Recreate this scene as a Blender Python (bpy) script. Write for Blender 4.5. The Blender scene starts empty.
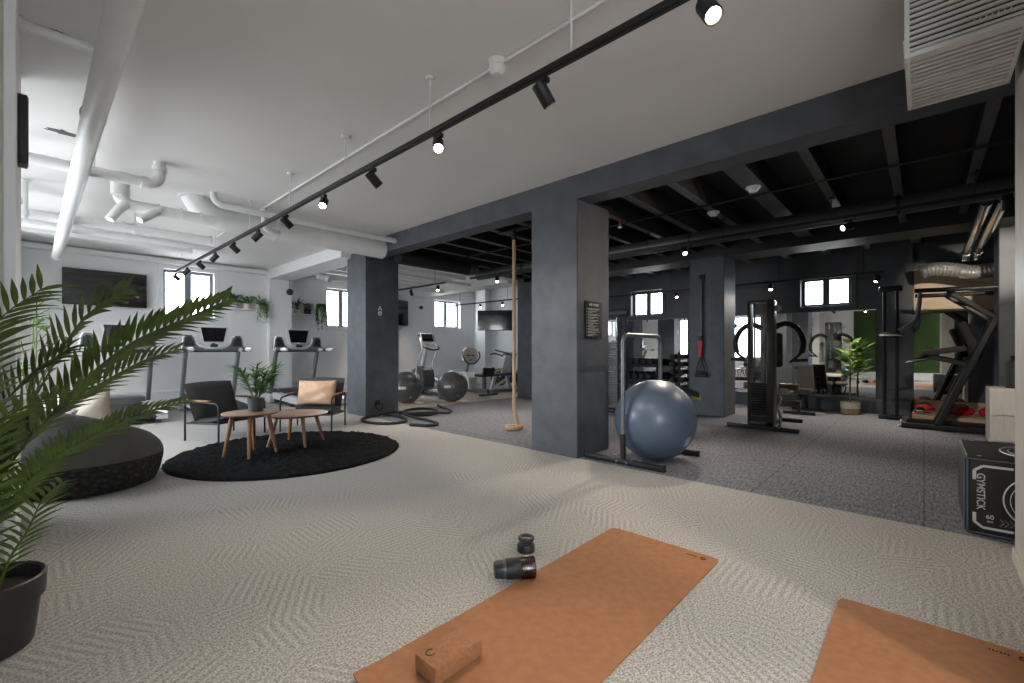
import bpy, bmesh, math, random
from mathutils import Vector, Matrix, Euler
PI = math.pi
random.seed(7)
S = bpy.context.scene
COL = S.collection

# ---------------------------------------------------------------- mesh builder
class MB:
    def __init__(s):
        s.v = []; s.f = []
    def add(s, vs, fs, M=None):
        n = len(s.v)
        if M is not None:
            vs = [M @ Vector(v) for v in vs]
        s.v += [tuple(v) for v in vs]
        s.f += [tuple(i + n for i in f) for f in fs]
        return s
    def addbm(s, bm, M=None):
        bm.verts.ensure_lookup_table(); bm.verts.index_update()
        s.add([v.co.copy() for v in bm.verts], [[v.index for v in f.verts] for f in bm.faces], M)
        bm.free()
        return s
    def box(s, c, d, bev=0.0, rot=None, seg=2):
        bm = bmesh.new()
        bmesh.ops.create_cube(bm, size=1.0)
        for v in bm.verts:
            v.co = Vector((v.co.x * d[0], v.co.y * d[1], v.co.z * d[2]))
        if bev > 0:
            bmesh.ops.bevel(bm, geom=list(bm.edges), offset=min(bev, min(d) * .49), segments=seg, profile=.5, affect='EDGES')
        M = Matrix.Translation(c)
        if rot is not None:
            M = M @ Euler(rot).to_matrix().to_4x4()
        return s.addbm(bm, M)
    def span(s, lo, hi, bev=0.0):
        c = [(a + b) / 2 for a, b in zip(lo, hi)]
        d = [abs(b - a) for a, b in zip(lo, hi)]
        return s.box(c, d, bev)
    def tube(s, pts, r, seg=10, closed=False, caps=True, flat=1.0):
        pts = [Vector(p) for p in pts]
        n = len(pts)
        rs = r if isinstance(r, (list, tuple)) else [r] * n
        tang = []
        for i in range(n):
            if closed:
                t = pts[(i + 1) % n] - pts[i - 1]
            else:
                t = pts[min(i + 1, n - 1)] - pts[max(i - 1, 0)]
            tang.append(t.normalized())
        u = tang[0].orthogonal().normalized()
        if abs(tang[0].z) < .9:
            u = tang[0].cross(Vector((0, 0, 1))).normalized()
        vs = []
        for i in range(n):
            t = tang[i]
            u = (u - t * u.dot(t))
            u = u.normalized() if u.length > 1e-6 else t.orthogonal().normalized()
            w = t.cross(u)
            for k in range(seg):
                a = 2 * PI * k / seg
                vs.append(pts[i] + (u * math.cos(a) + w * math.sin(a) * flat) * rs[i])
        fs = []
        m = n if closed else n - 1
        for i in range(m):
            j = (i + 1) % n
            for k in range(seg):
                k2 = (k + 1) % seg
                fs.append((i * seg + k, i * seg + k2, j * seg + k2, j * seg + k))
        if caps and not closed:
            fs.append(tuple(range(seg - 1, -1, -1)))
            fs.append(tuple((n - 1) * seg + k for k in range(seg)))
        return s.add(vs, fs)
    def bar(s, a, b, w, h, bev=0.004, up=(0, 0, 1)):
        a = Vector(a); b = Vector(b); d = b - a
        z = d.normalized(); u = Vector(up)
        x = u.cross(z)
        if x.length < 1e-4:
            x = Vector((1, 0, 0)).cross(z)
        x.normalize(); y = z.cross(x)
        M = Matrix((x, y, z)).transposed().to_4x4()
        M.translation = (a + b) / 2
        bm = bmesh.new(); bmesh.ops.create_cube(bm, size=1.0)
        for v in bm.verts:
            v.co = Vector((v.co.x * w, v.co.y * h, v.co.z * d.length))
        if bev > 0:
            bmesh.ops.bevel(bm, geom=list(bm.edges), offset=bev, segments=1, profile=.5, affect='EDGES')
        return s.addbm(bm, M)
    def lathe(s, prof, seg=24, c=(0, 0, 0), M=None, capb=True, capt=True):
        vs = []; fs = []
        for r, z in prof:
            for k in range(seg):
                a = 2 * PI * k / seg
                vs.append((r * math.cos(a), r * math.sin(a), z))
        for i in range(len(prof) - 1):
            for k in range(seg):
                k2 = (k + 1) % seg
                fs.append((i * seg + k, i * seg + k2, (i + 1) * seg + k2, (i + 1) * seg + k))
        if capb: fs.append(tuple(range(seg - 1, -1, -1)))
        if capt: fs.append(tuple((len(prof) - 1) * seg + k for k in range(seg)))
        T = Matrix.Translation(c)
        return s.add(vs, fs, T @ M if M is not None else T)
    def cyl(s, a, b, r, seg=16, r2=None):
        return s.tube([a, b], [r, r if r2 is None else r2], seg)
    def sph(s, c, r, seg=20, scale=(1, 1, 1), rot=None):
        bm = bmesh.new(); bmesh.ops.create_uvsphere(bm, u_segments=seg, v_segments=max(6, seg // 2), radius=r)
        M = Matrix.Translation(c)
        if rot is not None: M = M @ Euler(rot).to_matrix().to_4x4()
        return s.addbm(bm, M @ Matrix.Diagonal((*scale, 1)))
    def prism(s, poly, axis, a, b):
        # poly: 2D points; axis 'x' -> (y,z), 'y' -> (x,z), 'z' -> (x,y); extruded from a to b
        def P(p, t):
            return {'x': (t, p[0], p[1]), 'y': (p[0], t, p[1]), 'z': (p[0], p[1], t)}[axis]
        n = len(poly)
        vs = [P(p, a) for p in poly] + [P(p, b) for p in poly]
        fs = [tuple(range(n - 1, -1, -1)), tuple(range(n, 2 * n))]
        fs += [(i, (i + 1) % n, n + (i + 1) % n, n + i) for i in range(n)]
        return s.add(vs, fs)
    def build(s, name, m, parent=None, smooth=True, angle=35, sub=0, loc=None, rot=None):
        me = bpy.data.meshes.new(name)
        me.from_pydata(s.v, [], s.f)
        bm = bmesh.new(); bm.from_mesh(me)
        bmesh.ops.recalc_face_normals(bm, faces=bm.faces)
        bm.to_mesh(me); bm.free()
        if smooth:
            me.polygons.foreach_set('use_smooth', [True] * len(me.polygons))
            me.set_sharp_from_angle(angle=math.radians(angle))
        me.materials.append(m)
        o = bpy.data.objects.new(name, me)
        COL.objects.link(o)
        if parent is not None: o.parent = parent
        if loc is not None: o.location = loc
        if rot is not None: o.rotation_euler = rot
        if sub:
            md = o.modifiers.new('sub', 'SUBSURF'); md.levels = sub; md.render_levels = sub
        return o

def tag(o, label, cat, group=None, kind=None):
    o['label'] = label; o['category'] = cat
    if group: o['group'] = group
    if kind: o['kind'] = kind
    return o
def thing(name, label, cat, loc=(0, 0, 0), rz=0.0, group=None):
    o = bpy.data.objects.new(name, None)
    o.empty_display_size = .1
    COL.objects.link(o)
    o.location = loc; o.rotation_euler = (0, 0, rz)
    return tag(o, label, cat, group)
def struct(name, mb, m, smooth=False, **k):
    o = mb.build(name, m, smooth=smooth, **k)
    o['kind'] = 'structure'
    return o
KIDS = {}
def kids(o):
    return [c for c in bpy.data.objects if c.parent == o]
def dup(o, loc, rz=0.0, label=None, group=None):
    r = o.copy(); COL.objects.link(r)
    r.location = loc; r.rotation_euler = (0, 0, rz)
    if label: r['label'] = label
    if group: r['group'] = group
    for ch in kids(o):
        c = ch.copy(); COL.objects.link(c); c.parent = r
        for g in kids(ch):
            d = g.copy(); COL.objects.link(d); d.parent = c
    return r
def arc(c, r, a0, a1, n, plane='xz'):
    out = []
    for i in range(n + 1):
        a = a0 + (a1 - a0) * i / n
        u, w = r * math.cos(a), r * math.sin(a)
        out.append({'xz': (c[0] + u, c[1], c[2] + w), 'yz': (c[0], c[1] + u, c[2] + w), 'xy': (c[0] + u, c[1] + w, c[2])}[plane])
    return out
def smooth_path(pts, n=6):
    pts = [Vector(p) for p in pts]
    P = [pts[0]] + pts + [pts[-1]]
    out = []
    for i in range(1, len(P) - 2):
        for k in range(n):
            t = k / n
            p0, p1, p2, p3 = P[i - 1], P[i], P[i + 1], P[i + 2]
            out.append(.5 * ((2 * p1) + (p2 - p0) * t + (2 * p0 - 5 * p1 + 4 * p2 - p3) * t * t + (3 * p1 - p0 - 3 * p2 + p3) * t ** 3))
    out.append(pts[-1])
    return out

# ---------------------------------------------------------------- materials
MATS = {}
def nodes(name):
    m = bpy.data.materials.new(name); m.use_nodes = True
    nt = m.node_tree
    return m, nt, nt.nodes['Principled BSDF'], nt.nodes, nt.links
def mat(name, col, rough=.5, metal=0.0, var=.12, scale=8.0, bump=0.0, bscale=None, spec=.5, coat=0.0, sheen=0.0, emit=None, estr=0.0, stretch=None):
    if name in MATS: return MATS[name]
    m, nt, b, N, L = nodes(name)
    b.inputs['Roughness'].default_value = rough
    b.inputs['Metallic'].default_value = metal
    b.inputs['Specular IOR Level'].default_value = spec
    b.inputs['Coat Weight'].default_value = coat
    b.inputs['Sheen Weight'].default_value = sheen
    tc = N.new('ShaderNodeTexCoord'); mp = N.new('ShaderNodeMapping')
    L.new(tc.outputs['Object'], mp.inputs['Vector'])
    if stretch: mp.inputs['Scale'].default_value = stretch
    nz = N.new('ShaderNodeTexNoise'); nz.inputs['Scale'].default_value = scale; nz.inputs['Detail'].default_value = 5
    L.new(mp.outputs['Vector'], nz.inputs['Vector'])
    rp = N.new('ShaderNodeValToRGB')
    rp.color_ramp.elements[0].position = .3; rp.color_ramp.elements[1].position = .7
    rp.color_ramp.elements[0].color = (*[c * (1 - var) for c in col], 1)
    rp.color_ramp.elements[1].color = (*[min(1, c * (1 + var)) for c in col], 1)
    L.new(nz.outputs['Fac'], rp.inputs['Fac']); L.new(rp.outputs['Color'], b.inputs['Base Color'])
    if bump > 0:
        n2 = N.new('ShaderNodeTexNoise'); n2.inputs['Scale'].default_value = bscale or scale * 4; n2.inputs['Detail'].default_value = 4
        L.new(mp.outputs['Vector'], n2.inputs['Vector'])
        bp = N.new('ShaderNodeBump'); bp.inputs['Strength'].default_value = bump; bp.inputs['Distance'].default_value = .01
        L.new(n2.outputs['Fac'], bp.inputs['Height']); L.new(bp.outputs['Normal'], b.inputs['Normal'])
    if emit:
        b.inputs['Emission Color'].default_value = (*emit, 1); b.inputs['Emission Strength'].default_value = estr
    MATS[name] = m
    return m

def carpet_beige():
    m, nt, b, N, L = nodes('beige_carpet')
    b.inputs['Roughness'].default_value = .95; b.inputs['Specular IOR Level'].default_value = .1
    b.inputs['Sheen Weight'].default_value = .0
    g = N.new('ShaderNodeNewGeometry')
    v = N.new('ShaderNodeTexVoronoi'); v.voronoi_dimensions = '2D'; v.inputs['Scale'].default_value = 4.4; v.inputs['Randomness'].default_value = 1.0
    L.new(g.outputs['Position'], v.inputs['Vector'])
    sp = N.new('ShaderNodeSeparateColor'); L.new(v.outputs['Color'], sp.inputs['Color'])
    a1 = N.new('ShaderNodeMath'); a1.operation = 'MULTIPLY'; a1.inputs[1].default_value = 6.0
    L.new(sp.outputs['Red'], a1.inputs[0])
    a2 = N.new('ShaderNodeMath'); a2.operation = 'FLOOR'; L.new(a1.outputs[0], a2.inputs[0])
    a3 = N.new('ShaderNodeMath'); a3.operation = 'MULTIPLY'; a3.inputs[1].default_value = PI / 6; L.new(a2.outputs[0], a3.inputs[0])
    vr = N.new('ShaderNodeVectorRotate'); vr.rotation_type = 'Z_AXIS'
    L.new(g.outputs['Position'], vr.inputs['Vector']); L.new(a3.outputs[0], vr.inputs['Angle'])
    w = N.new('ShaderNodeTexWave'); w.inputs['Scale'].default_value = 8.5; w.inputs['Distortion'].default_value = 1.3
    w.inputs['Detail'].default_value = 2; w.inputs['Detail Scale'].default_value = 3
    L.new(vr.outputs['Vector'], w.inputs['Vector'])
    n = N.new('ShaderNodeTexNoise'); n.inputs['Scale'].default_value = 120; n.inputs['Detail'].default_value = 6; n.inputs['Roughness'].default_value = .75
    L.new(g.outputs['Position'], n.inputs['Vector'])
    mx = N.new('ShaderNodeMix'); mx.data_type = 'FLOAT'
    am = N.new('ShaderNodeMapRange'); am.inputs[1].default_value = .15; am.inputs[2].default_value = .85; am.inputs[3].default_value = .80; am.inputs[4].default_value = .96
    L.new(sp.outputs['Green'], am.inputs[0]); L.new(am.outputs[0], mx.inputs[0])
    mr = N.new('ShaderNodeMapRange'); mr.inputs[1].default_value = .38; mr.inputs[2].default_value = .62
    L.new(n.outputs['Fac'], mr.inputs[0])
    L.new(w.outputs['Fac'], mx.inputs[2]); L.new(mr.outputs[0], mx.inputs[3])
    n3 = N.new('ShaderNodeTexNoise'); n3.inputs['Scale'].default_value = 1.3
    L.new(g.outputs['Position'], n3.inputs['Vector'])
    rp = N.new('ShaderNodeValToRGB')
    rp.color_ramp.elements[0].position = .12; rp.color_ramp.elements[1].position = .88
    rp.color_ramp.elements[0].color = (.17, .163, .154, 1); rp.color_ramp.elements[1].color = (.575, .546, .508, 1)
    L.new(mx.outputs[0], rp.inputs['Fac']); L.new(rp.outputs['Color'], b.inputs['Base Color'])
    bp = N.new('ShaderNodeBump'); bp.inputs['Strength'].default_value = .3; bp.inputs['Distance'].default_value = .004
    L.new(mx.outputs[0], bp.inputs['Height']); L.new(bp.outputs['Normal'], b.inputs['Normal'])
    return m
def carpet_dark():
    m, nt, b, N, L = nodes('charcoal_carpet')
    b.inputs['Roughness'].default_value = .9; b.inputs['Specular IOR Level'].default_value = .2
    g = N.new('ShaderNodeNewGeometry')
    n = N.new('ShaderNodeTexNoise'); n.inputs['Scale'].default_value = 70; n.inputs['Detail'].default_value = 5; n.inputs['Roughness'].default_value = .8
    L.new(g.outputs['Position'], n.inputs['Vector'])
    mp = N.new('ShaderNodeMapping'); mp.inputs['Scale'].default_value = (14, 60, 1); L.new(g.outputs['Position'], mp.inputs['Vector'])
    n2 = N.new('ShaderNodeTexNoise'); n2.inputs['Scale'].default_value = 1; n2.inputs['Detail'].default_value = 4
    L.new(mp.outputs['Vector'], n2.inputs['Vector'])
    mx = N.new('ShaderNodeMix'); mx.data_type = 'FLOAT'; mx.inputs[0].default_value = .45
    L.new(n.outputs['Fac'], mx.inputs[2]); L.new(n2.outputs['Fac'], mx.inputs[3])
    rp = N.new('ShaderNodeValToRGB')
    rp.color_ramp.elements[0].position = .38; rp.color_ramp.elements[1].position = .64
    rp.color_ramp.elements[0].color = (.055, .058, .07, 1); rp.color_ramp.elements[1].color = (.28, .28, .31, 1)
    L.new(mx.outputs[0], rp.inputs['Fac'])
    # carpet tile seams every metre
    sx = N.new('ShaderNodeTexBrick'); sx.inputs['Scale'].default_value = 1.0; sx.inputs['Mortar Size'].default_value = .004
    sx.inputs['Brick Width'].default_value = 1.0; sx.inputs['Row Height'].default_value = 1.0; sx.offset = 0
    sx.inputs['Color1'].default_value = (1, 1, 1, 1); sx.inputs['Color2'].default_value = (.93, .93, .96, 1); sx.inputs['Mortar'].default_value = (.45, .45, .45, 1)
    L.new(g.outputs['Position'], sx.inputs['Vector'])
    mm = N.new('ShaderNodeMix'); mm.data_type = 'RGBA'; mm.blend_type = 'MULTIPLY'; mm.inputs[0].default_value = 1
    L.new(rp.outputs['Color'], mm.inputs[6]); L.new(sx.outputs['Color'], mm.inputs[7])
    L.new(mm.outputs[2], b.inputs['Base Color'])
    bp = N.new('ShaderNodeBump'); bp.inputs['Strength'].default_value = .5; bp.inputs['Distance'].default_value = .006
    L.new(n.outputs['Fac'], bp.inputs['Height']); L.new(bp.outputs['Normal'], b.inputs['Normal'])
    return m
def wood(name, c1, c2, scale=6.0, rough=.45, stretch=(1, 12, 12)):
    if name in MATS: return MATS[name]
    m, nt, b, N, L = nodes(name)
    b.inputs['Roughness'].default_value = rough
    tc = N.new('ShaderNodeTexCoord'); mp = N.new('ShaderNodeMapping'); mp.inputs['Scale'].default_value = stretch
    L.new(tc.outputs['Object'], mp.inputs['Vector'])
    n = N.new('ShaderNodeTexNoise'); n.inputs['Scale'].default_value = scale; n.inputs['Detail'].default_value = 6; n.inputs['Distortion'].default_value = .6
    L.new(mp.outputs['Vector'], n.inputs['Vector'])
    rp = N.new('ShaderNodeValToRGB'); rp.color_ramp.elements[0].position = .3; rp.color_ramp.elements[1].position = .7
    rp.color_ramp.elements[0].color = (*c1, 1); rp.color_ramp.elements[1].color = (*c2, 1)
    L.new(n.outputs['Fac'], rp.inputs['Fac']); L.new(rp.outputs['Color'], b.inputs['Base Color'])
    MATS[name] = m
    return m
def glass_mat(name, tint=(1, 1, 1), refl=.08, rough=.02):
    m = bpy.data.materials.new(name); m.use_nodes = True
    N = m.node_tree.nodes; L = m.node_tree.links
    N.remove(N['Principled BSDF'])
    t = N.new('ShaderNodeBsdfTransparent'); t.inputs['Color'].default_value = (*tint, 1)
    gl = N.new('ShaderNodeBsdfGlossy'); gl.inputs['Roughness'].default_value = rough
    mx = N.new('ShaderNodeMixShader'); mx.inputs['Fac'].default_value = refl
    L.new(t.outputs[0], mx.inputs[1]); L.new(gl.outputs[0], mx.inputs[2]); L.new(mx.outputs[0], N['Material Output'].inputs['Surface'])
    return m

BEIGE = carpet_beige(); DARKC = carpet_dark()
WHITE = mat('white_paint', (.76, .765, .775), .6, var=.02, scale=3, bump=.05, bscale=60)
WHITEC = mat('ceiling_paint', (.74, .735, .73), .55, var=.02, scale=2, bump=.04, bscale=40)
PIPEW = mat('pipe_white', (.74, .745, .75), .38, var=.03, scale=6)
NAVY = mat('column_paint', (.064, .071, .084), .56, var=.22, scale=5, bump=.35, bscale=11)
NAVYW = mat('gym_wall_paint', (.072, .078, .09), .5, var=.12, scale=4, bump=.15, bscale=30)
BLKC = mat('black_ceiling', (.011, .0115, .013), .7, var=.2, scale=4)
DBEAM = mat('dark_beam_paint', (.024, .026, .03), .5, var=.2, scale=6, bump=.2, bscale=20)
SLAB = mat('window_lit_slab', (.16, .175, .205), .55, var=.3, scale=3, bump=.3, bscale=9)  # bluish window light painted into the slab and joist colour
JOIST = mat('lit_joist_grey', (.07, .074, .082), .5, var=.2, scale=6, bump=.2, bscale=20)  # lighter grey for joist bottoms lit from the floor
GREEN = mat('green_wall', (.024, .058, .006), .8, var=.25, scale=40)
BLACK = mat('black_metal', (.013, .013, .014), .46, var=.15, spec=.35)
BLKP = mat('black_plastic', (.018, .018, .019), .45, var=.15)
RUBBER = mat('black_rubber', (.022, .022, .023), .75, var=.2, scale=20)
TVM = mat('screen_glass', (.006, .006, .008), .12, var=.1, coat=.3)
CHAR = mat('charcoal_fabric', (.032, .033, .035), .9, var=.2, scale=60, bump=.3, bscale=200)
SILVER = mat('silver_plastic', (.56, .57, .585), .34, .25, var=.06)
GREYM = mat('grey_metal', (.16, .165, .175), .36, .5, var=.1)
DGREY = mat('dark_grey_plastic', (.05, .052, .057), .4, var=.12)
CHROME = mat('chrome', (.72, .72, .72), .12, 1.0, var=.04)
FIGL = mat('fig_leaf', (.20, .36, .06), .38, var=.45, scale=8)
CABM = wood('cabinet_wood', (.60, .57, .53), (.72, .69, .64), stretch=(10, 10, 1))
SIGNB = mat('sign_black', (.008, .008, .008), .8)
LEAF = mat('palm_leaf', (.062, .104, .014), .42, var=.45, scale=9)
LEAF2 = mat('leaf_green', (.06, .16, .03), .42, var=.4, scale=14)
LEAF3 = mat('leaf_pale_green', (.13, .25, .06), .5, var=.35, scale=14)
STEM = mat('green_stem', (.075, .10, .03), .6, var=.25)
BARK = mat('bark', (.22, .14, .075), .8, var=.3, scale=20, bump=.4)
SOIL = mat('soil', (.03, .02, .013), .95, var=.5, scale=60, bump=.8)
CORK = mat('cork', (.30, .128, .052), .85, var=.10, scale=26, bump=.15, bscale=300)
CORKB = mat('cork_block', (.285, .122, .052), .85, var=.16, scale=70, bump=.2, bscale=260)
OAK = wood('walnut_oak', (.20, .085, .035), (.36, .175, .08))
OAKTOP = wood('table_top_wood', (.22, .105, .055), (.36, .19, .105), rough=.35)
BIRCH = wood('pale_wood', (.50, .36, .22), (.62, .47, .31))
WASHED = wood('washed_wood', (.40, .375, .34), (.56, .53, .485), stretch=(10, 10, 1))
CUSH = mat('cushion_linen', (.50, .43, .35), .9, var=.08, scale=30, bump=.25, bscale=220)
TAN = mat('tan_leather', (.48, .30, .19), .6, var=.12, scale=18, bump=.15)
BLUE = mat('blue_vinyl', (.078, .105, .152), .40, var=.05, scale=10, coat=.15)
RED = mat('red_fabric', (.55, .012, .02), .55, var=.2)
ROPE = mat('natural_rope', (.44, .30, .18), .9, var=.35, scale=90, bump=.6, bscale=160)
BROPE = mat('black_rope', (.018, .017, .016), .85, var=.4, scale=80, bump=.6, bscale=150)
MIRROR = mat('mirror_silver', (.86, .875, .87), .015, 1.0, var=.01)
PANE = glass_mat('window_glass')
SMOKE = glass_mat('smoked_acrylic', (.62, .61, .60), .07, .10)
BOTT = glass_mat('smoky_bottle', (.30, .22, .17), .08, .25)
WARM = mat('lamp_lens', (1, .9, .75), .3, emit=(1, .8, .55), estr=22.0)
CREAM = mat('cream_ceramic', (.66, .6, .5), .5, var=.06)
BRONZE = mat('brown_leather', (.13, .1, .07), .45, var=.1)
YELLOW = mat('yellow_plastic', (.6, .45, .03), .5, var=.05)
PRINT = mat('white_print', (.62, .66, .70), .6, var=.05)
# ================================================================ THE SETTING
def panel_holes(mb, axis, pos, th, u0, u1, z0, z1, holes):
    """A wall slab in the plane axis=pos..pos+th, pierced by holes (ua, ub, za, zb)."""
    us = sorted({u0, u1, *[h[0] for h in holes], *[h[1] for h in holes]})
    for a, b in zip(us[:-1], us[1:]):
        zs = [(z0, z1)]
        for h in holes:
            if h[0] < b - 1e-6 and h[1] > a + 1e-6:
                nz = []
                for (p, q) in zs:
                    if h[2] > p: nz.append((p, min(q, h[2])))
                    if h[3] < q: nz.append((max(p, h[3]), q))
                zs = nz
        for p, q in zs:
            if q - p < 1e-6: continue
            if axis == 'y': mb.span((a, pos, p), (b, pos + th, q))
            else: mb.span((pos, a, p), (pos + th, b, q))
    return mb

struct('floor', MB().span((-1.7, -4.2, -.08), (3.84, 11.6, 0)).span((3.84, 7.13, -.08), (10.6, 11.6, 0)), BEIGE)
struct('floor', MB().span((3.84, -1.8, -.08), (10.6, 7.13, 0)), DARKC)
struct('ceiling', MB().span((-1.7, -4.2, 2.93), (3.82, 11.1, 3.3)), WHITEC)
struct('ceiling', MB().span((3.84, 7.35, 3.12), (10.6, 11.6, 3.3)), WHITEC)
struct('ceiling', MB().span((3.84, -1.8, 3.08), (8.2, 7.1, 3.3)), BLKC)
struct('ceiling', MB().span((8.2, -1.8, 3.2), (10.6, 7.1, 3.3)), BLKC)
struct('ceiling', MB().span((8.41, -1.7, 3.12), (10.4, 7.0, 3.2)), SLAB)

# north wall behind the treadmills, in two set-backs with a pilaster between them
W1 = (1.75, 2.60, 1.79, 2.72); W2 = (5.22, 6.10, 1.72, 2.74); W3 = (8.70, 9.76, 1.84, 2.72)
struct('wall_north', panel_holes(MB(), 'y', 10.9, .3, -.7, 3.62, 0, 2.95, [W1]), WHITE)
struct('wall_north', panel_holes(MB(), 'y', 11.4, .3, 4.1, 10.6, 0, 3.2, [W2, W3]), WHITE)
struct('pilaster_column', MB().span((3.62, 10.75, 0), (4.10, 11.7, 2.72)), WHITE)
struct('baseboard_north', MB().span((-.6, 10.82, 0), (3.62, 10.9, .30)).span((-.6, 10.80, .29), (3.62, 10.9, .325)), WHITE)
struct('baseboard_north', MB().span((4.1, 11.32, 0), (10.4, 11.4, .30)).span((4.1, 11.30, .29), (10.4, 11.4, .325)), WHITE)
struct('trim_1', MB().span((-.6, 10.78, 2.80), (3.62, 10.9, 2.90), .02), WHITE)
struct('trim_2', MB().span((6.95, 11.30, .32), (7.30, 11.40, 3.1)), WHITE)
struct('wall_left', panel_holes(MB(), 'x', -.9, .3, 4.4, 11.2, 0, 2.95, [(4.75, 6.6, .75, 2.6), (7.2, 9.0, .75, 2.6)]), WHITE)
struct('wall_left', MB().span((-1.5, 3.0, 0), (-.053, 4.4, 2.93)), mat('greige_wall', (.50, .47, .43), .6, var=.03))
struct('trim_3', MB().span((-.085, 2.985, 0), (-.046, 4.405, 2.93), .006), WHITE)
struct('wall_back', panel_holes(MB(), 'x', -1.7, .2, -4.2, 3.0, 0, 2.95, [(-3.7, -1.35, .5, 2.65)]), WHITE)
struct('wall_back_panel', MB().span((-1.5, -1.3, .28), (-1.48, 2.05, 2.9)), GREEN)
struct('wall_south', MB().span((-1.7, -4.4, 0), (2.2, -4.2, 2.95)), WHITE)
struct('wall_corner', MB().span((2.0, -4.3, 0), (2.2, -.6, 2.95)), WHITE)
struct('wall_right', MB().span((2.0, -.62, 0), (3.55, -.355, 2.93), .004), WASHED)
struct('baseboard_right', MB().span((2.0, -.357, 0), (3.56, -.345, .07), .004), WASHED)
struct('wall_right', MB().span((2.0, -1.85, 0), (10.6, -1.6, 3.3)), NAVYW)

# east wall: navy in the gym with high windows over mirrors, white beyond
EW = [(1.0, 1.80, 1.97, 2.53), (4.66, 5.48, 1.97, 2.60)]
struct('wall_east', panel_holes(MB(), 'x', 10.4, .3, -1.85, 7.1, 0, 3.2, EW), NAVYW)
struct('wall_east', MB().span((10.4, 7.1, 0), (10.7, 11.7, 3.2)), WHITE)
struct('wall_east_ledge', MB().span((10.12, .16, 0), (10.4, 7.0, .24), .01), NAVYW)
struct('trim_4', MB().span((10.30, .14, .24), (10.4, .62, 3.1)), NAVYW)
struct('trim_5', MB().span((10.33, -1.2, 1.76), (10.4, .13, 2.5)), BIRCH)
struct('column_east', MB().span((10.1, 10.55, 0), (10.4, 11.0, 3.1)), WHITE)

def window(n, axis, pos, h, frame_m, parts=2, deep=.12, casing=None, sill=True):
    u0, u1, z0, z1 = h
    def sp(mb, ua, ub, a, b, za, zb, bev=.004):
        if axis == 'y': return mb.span((ua, pos + a, za), (ub, pos + b, zb), bev)
        return mb.span((pos + a, ua, za), (pos + b, ub, zb), bev)
    f = MB(); t = .055
    a, b = deep, deep + .06
    sp(f, u0, u1, a, b, z0, z0 + t); sp(f, u0, u1, a, b, z1 - t, z1)
    sp(f, u0, u0 + t, a, b, z0 + t, z1 - t); sp(f, u1 - t, u1, a, b, z0 + t, z1 - t)
    for k in range(1, parts):
        m = u0 + (u1 - u0) * k / parts
        sp(f, m - .055, m + .055, a, b, z0 + t, z1 - t)
    o = struct('window_%d' % n, f, frame_m)
    p = sp(MB(), u0 + .03, u1 - .03, deep + .025, deep + .032, z0 + .03, z1 - .03, 0).build('glass_pane', PANE, o, smooth=False)
    if casing:
        c = MB(); w = .09
        sp(c, u0 - w, u1 + w, -.02, .001, z1, z1 + w); sp(c, u0 - w, u1 + w, -.02, .001, z0 - w, z0)
        sp(c, u0 - w, u0, -.02, .001, z0, z1); sp(c, u1, u1 + w, -.02, .001, z0, z1)
        c.build('window_casing', casing, o, smooth=False)
    if sill:
        s_ = sp(MB(), u0 - .05, u1 + .05, -.05, deep, z0 - .025, z0 - .001, .006)
        s_.build('window_sill', casing or frame_m, o)
    # daylight portal for the renderer's sky sampling
    L = bpy.data.lights.new('daylight', 'AREA'); L.shape = 'RECTANGLE'; L.size = u1 - u0; L.size_y = z1 - z0
    L.cycles.is_portal = True
    lo = bpy.data.objects.new('daylight_portal', L); COL.objects.link(lo)
    if axis == 'y':
        lo.location = ((u0 + u1) / 2, pos + deep + .1, (z0 + z1) / 2); lo.rotation_euler = (-PI / 2, 0, 0) if pos > 0 else (PI / 2, 0, 0)
    else:
        if pos > 0: lo.location = (pos + deep + .1, (u0 + u1) / 2, (z0 + z1) / 2); lo.rotation_euler = (PI / 2, 0, PI / 2)
        else: lo.location = (pos + deep - .02, (u0 + u1) / 2, (z0 + z1) / 2); lo.rotation_euler = (PI / 2, 0, -PI / 2)
    return o
WFR = mat('window_frame_grey', (.17, .19, .21), .5, var=.05)
window(1, 'y', 10.9, W1, WFR, casing=WHITE)
window(2, 'y', 11.4, W2, WFR, casing=WHITE)
window(3, 'y', 11.4, W3, WFR, casing=WHITE)
window(4, 'x', 10.4, EW[0], NAVYW, casing=NAVYW)
window(5, 'x', 10.4, EW[1], NAVYW, casing=NAVYW)
window(6, 'x', -.9, (4.75, 6.6, .75, 2.6), WFR, deep=.06, sill=False)
window(7, 'x', -.9, (7.2, 9.0, .75, 2.6), WFR, deep=.06, sill=False)
window(8, 'x', -1.7, (-3.7, -1.35, .5, 2.65), WFR, deep=.06, sill=False)  # unseen window added behind the camera for soft light on the near floor

# columns and beams
def column(lo, hi, m=NAVY):
    return struct('column', MB().span(lo, hi, .012), m)
column((3.80, 6.86, 0), (4.44, 7.50, 2.80))
column((3.82, 2.62, 0), (4.45, 3.24, 2.70))
column((7.80, 2.43, 0), (8.40, 3.00, 2.70))
column((7.80, 6.45, 0), (8.40, 7.05, 2.80))
column((8.40, -1.30, 0), (8.95, -.70, 3.2))
struct('beam', MB().span((3.82, -1.8, 2.68), (4.08, 6.86, 3.25), .008), NAVY)
struct('beam', MB().span((7.80, -1.8, 2.68), (8.40, 6.86, 3.25), .008), DBEAM)
struct('beam', MB().span((3.82, 6.86, 2.80), (10.4, 7.12, 3.25), .008), BLKC)
struct('beam', MB().span((3.82, 7.12, 2.80), (10.4, 7.36, 3.25), .008), WHITE)
struct('beam', MB().span((3.62, 7.36, 2.72), (4.10, 11.5, 3.2), .008), WHITE)
struct('beam', MB().span((7.80, 7.36, 2.75), (8.30, 11.5, 3.2), .008), WHITE)
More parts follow.
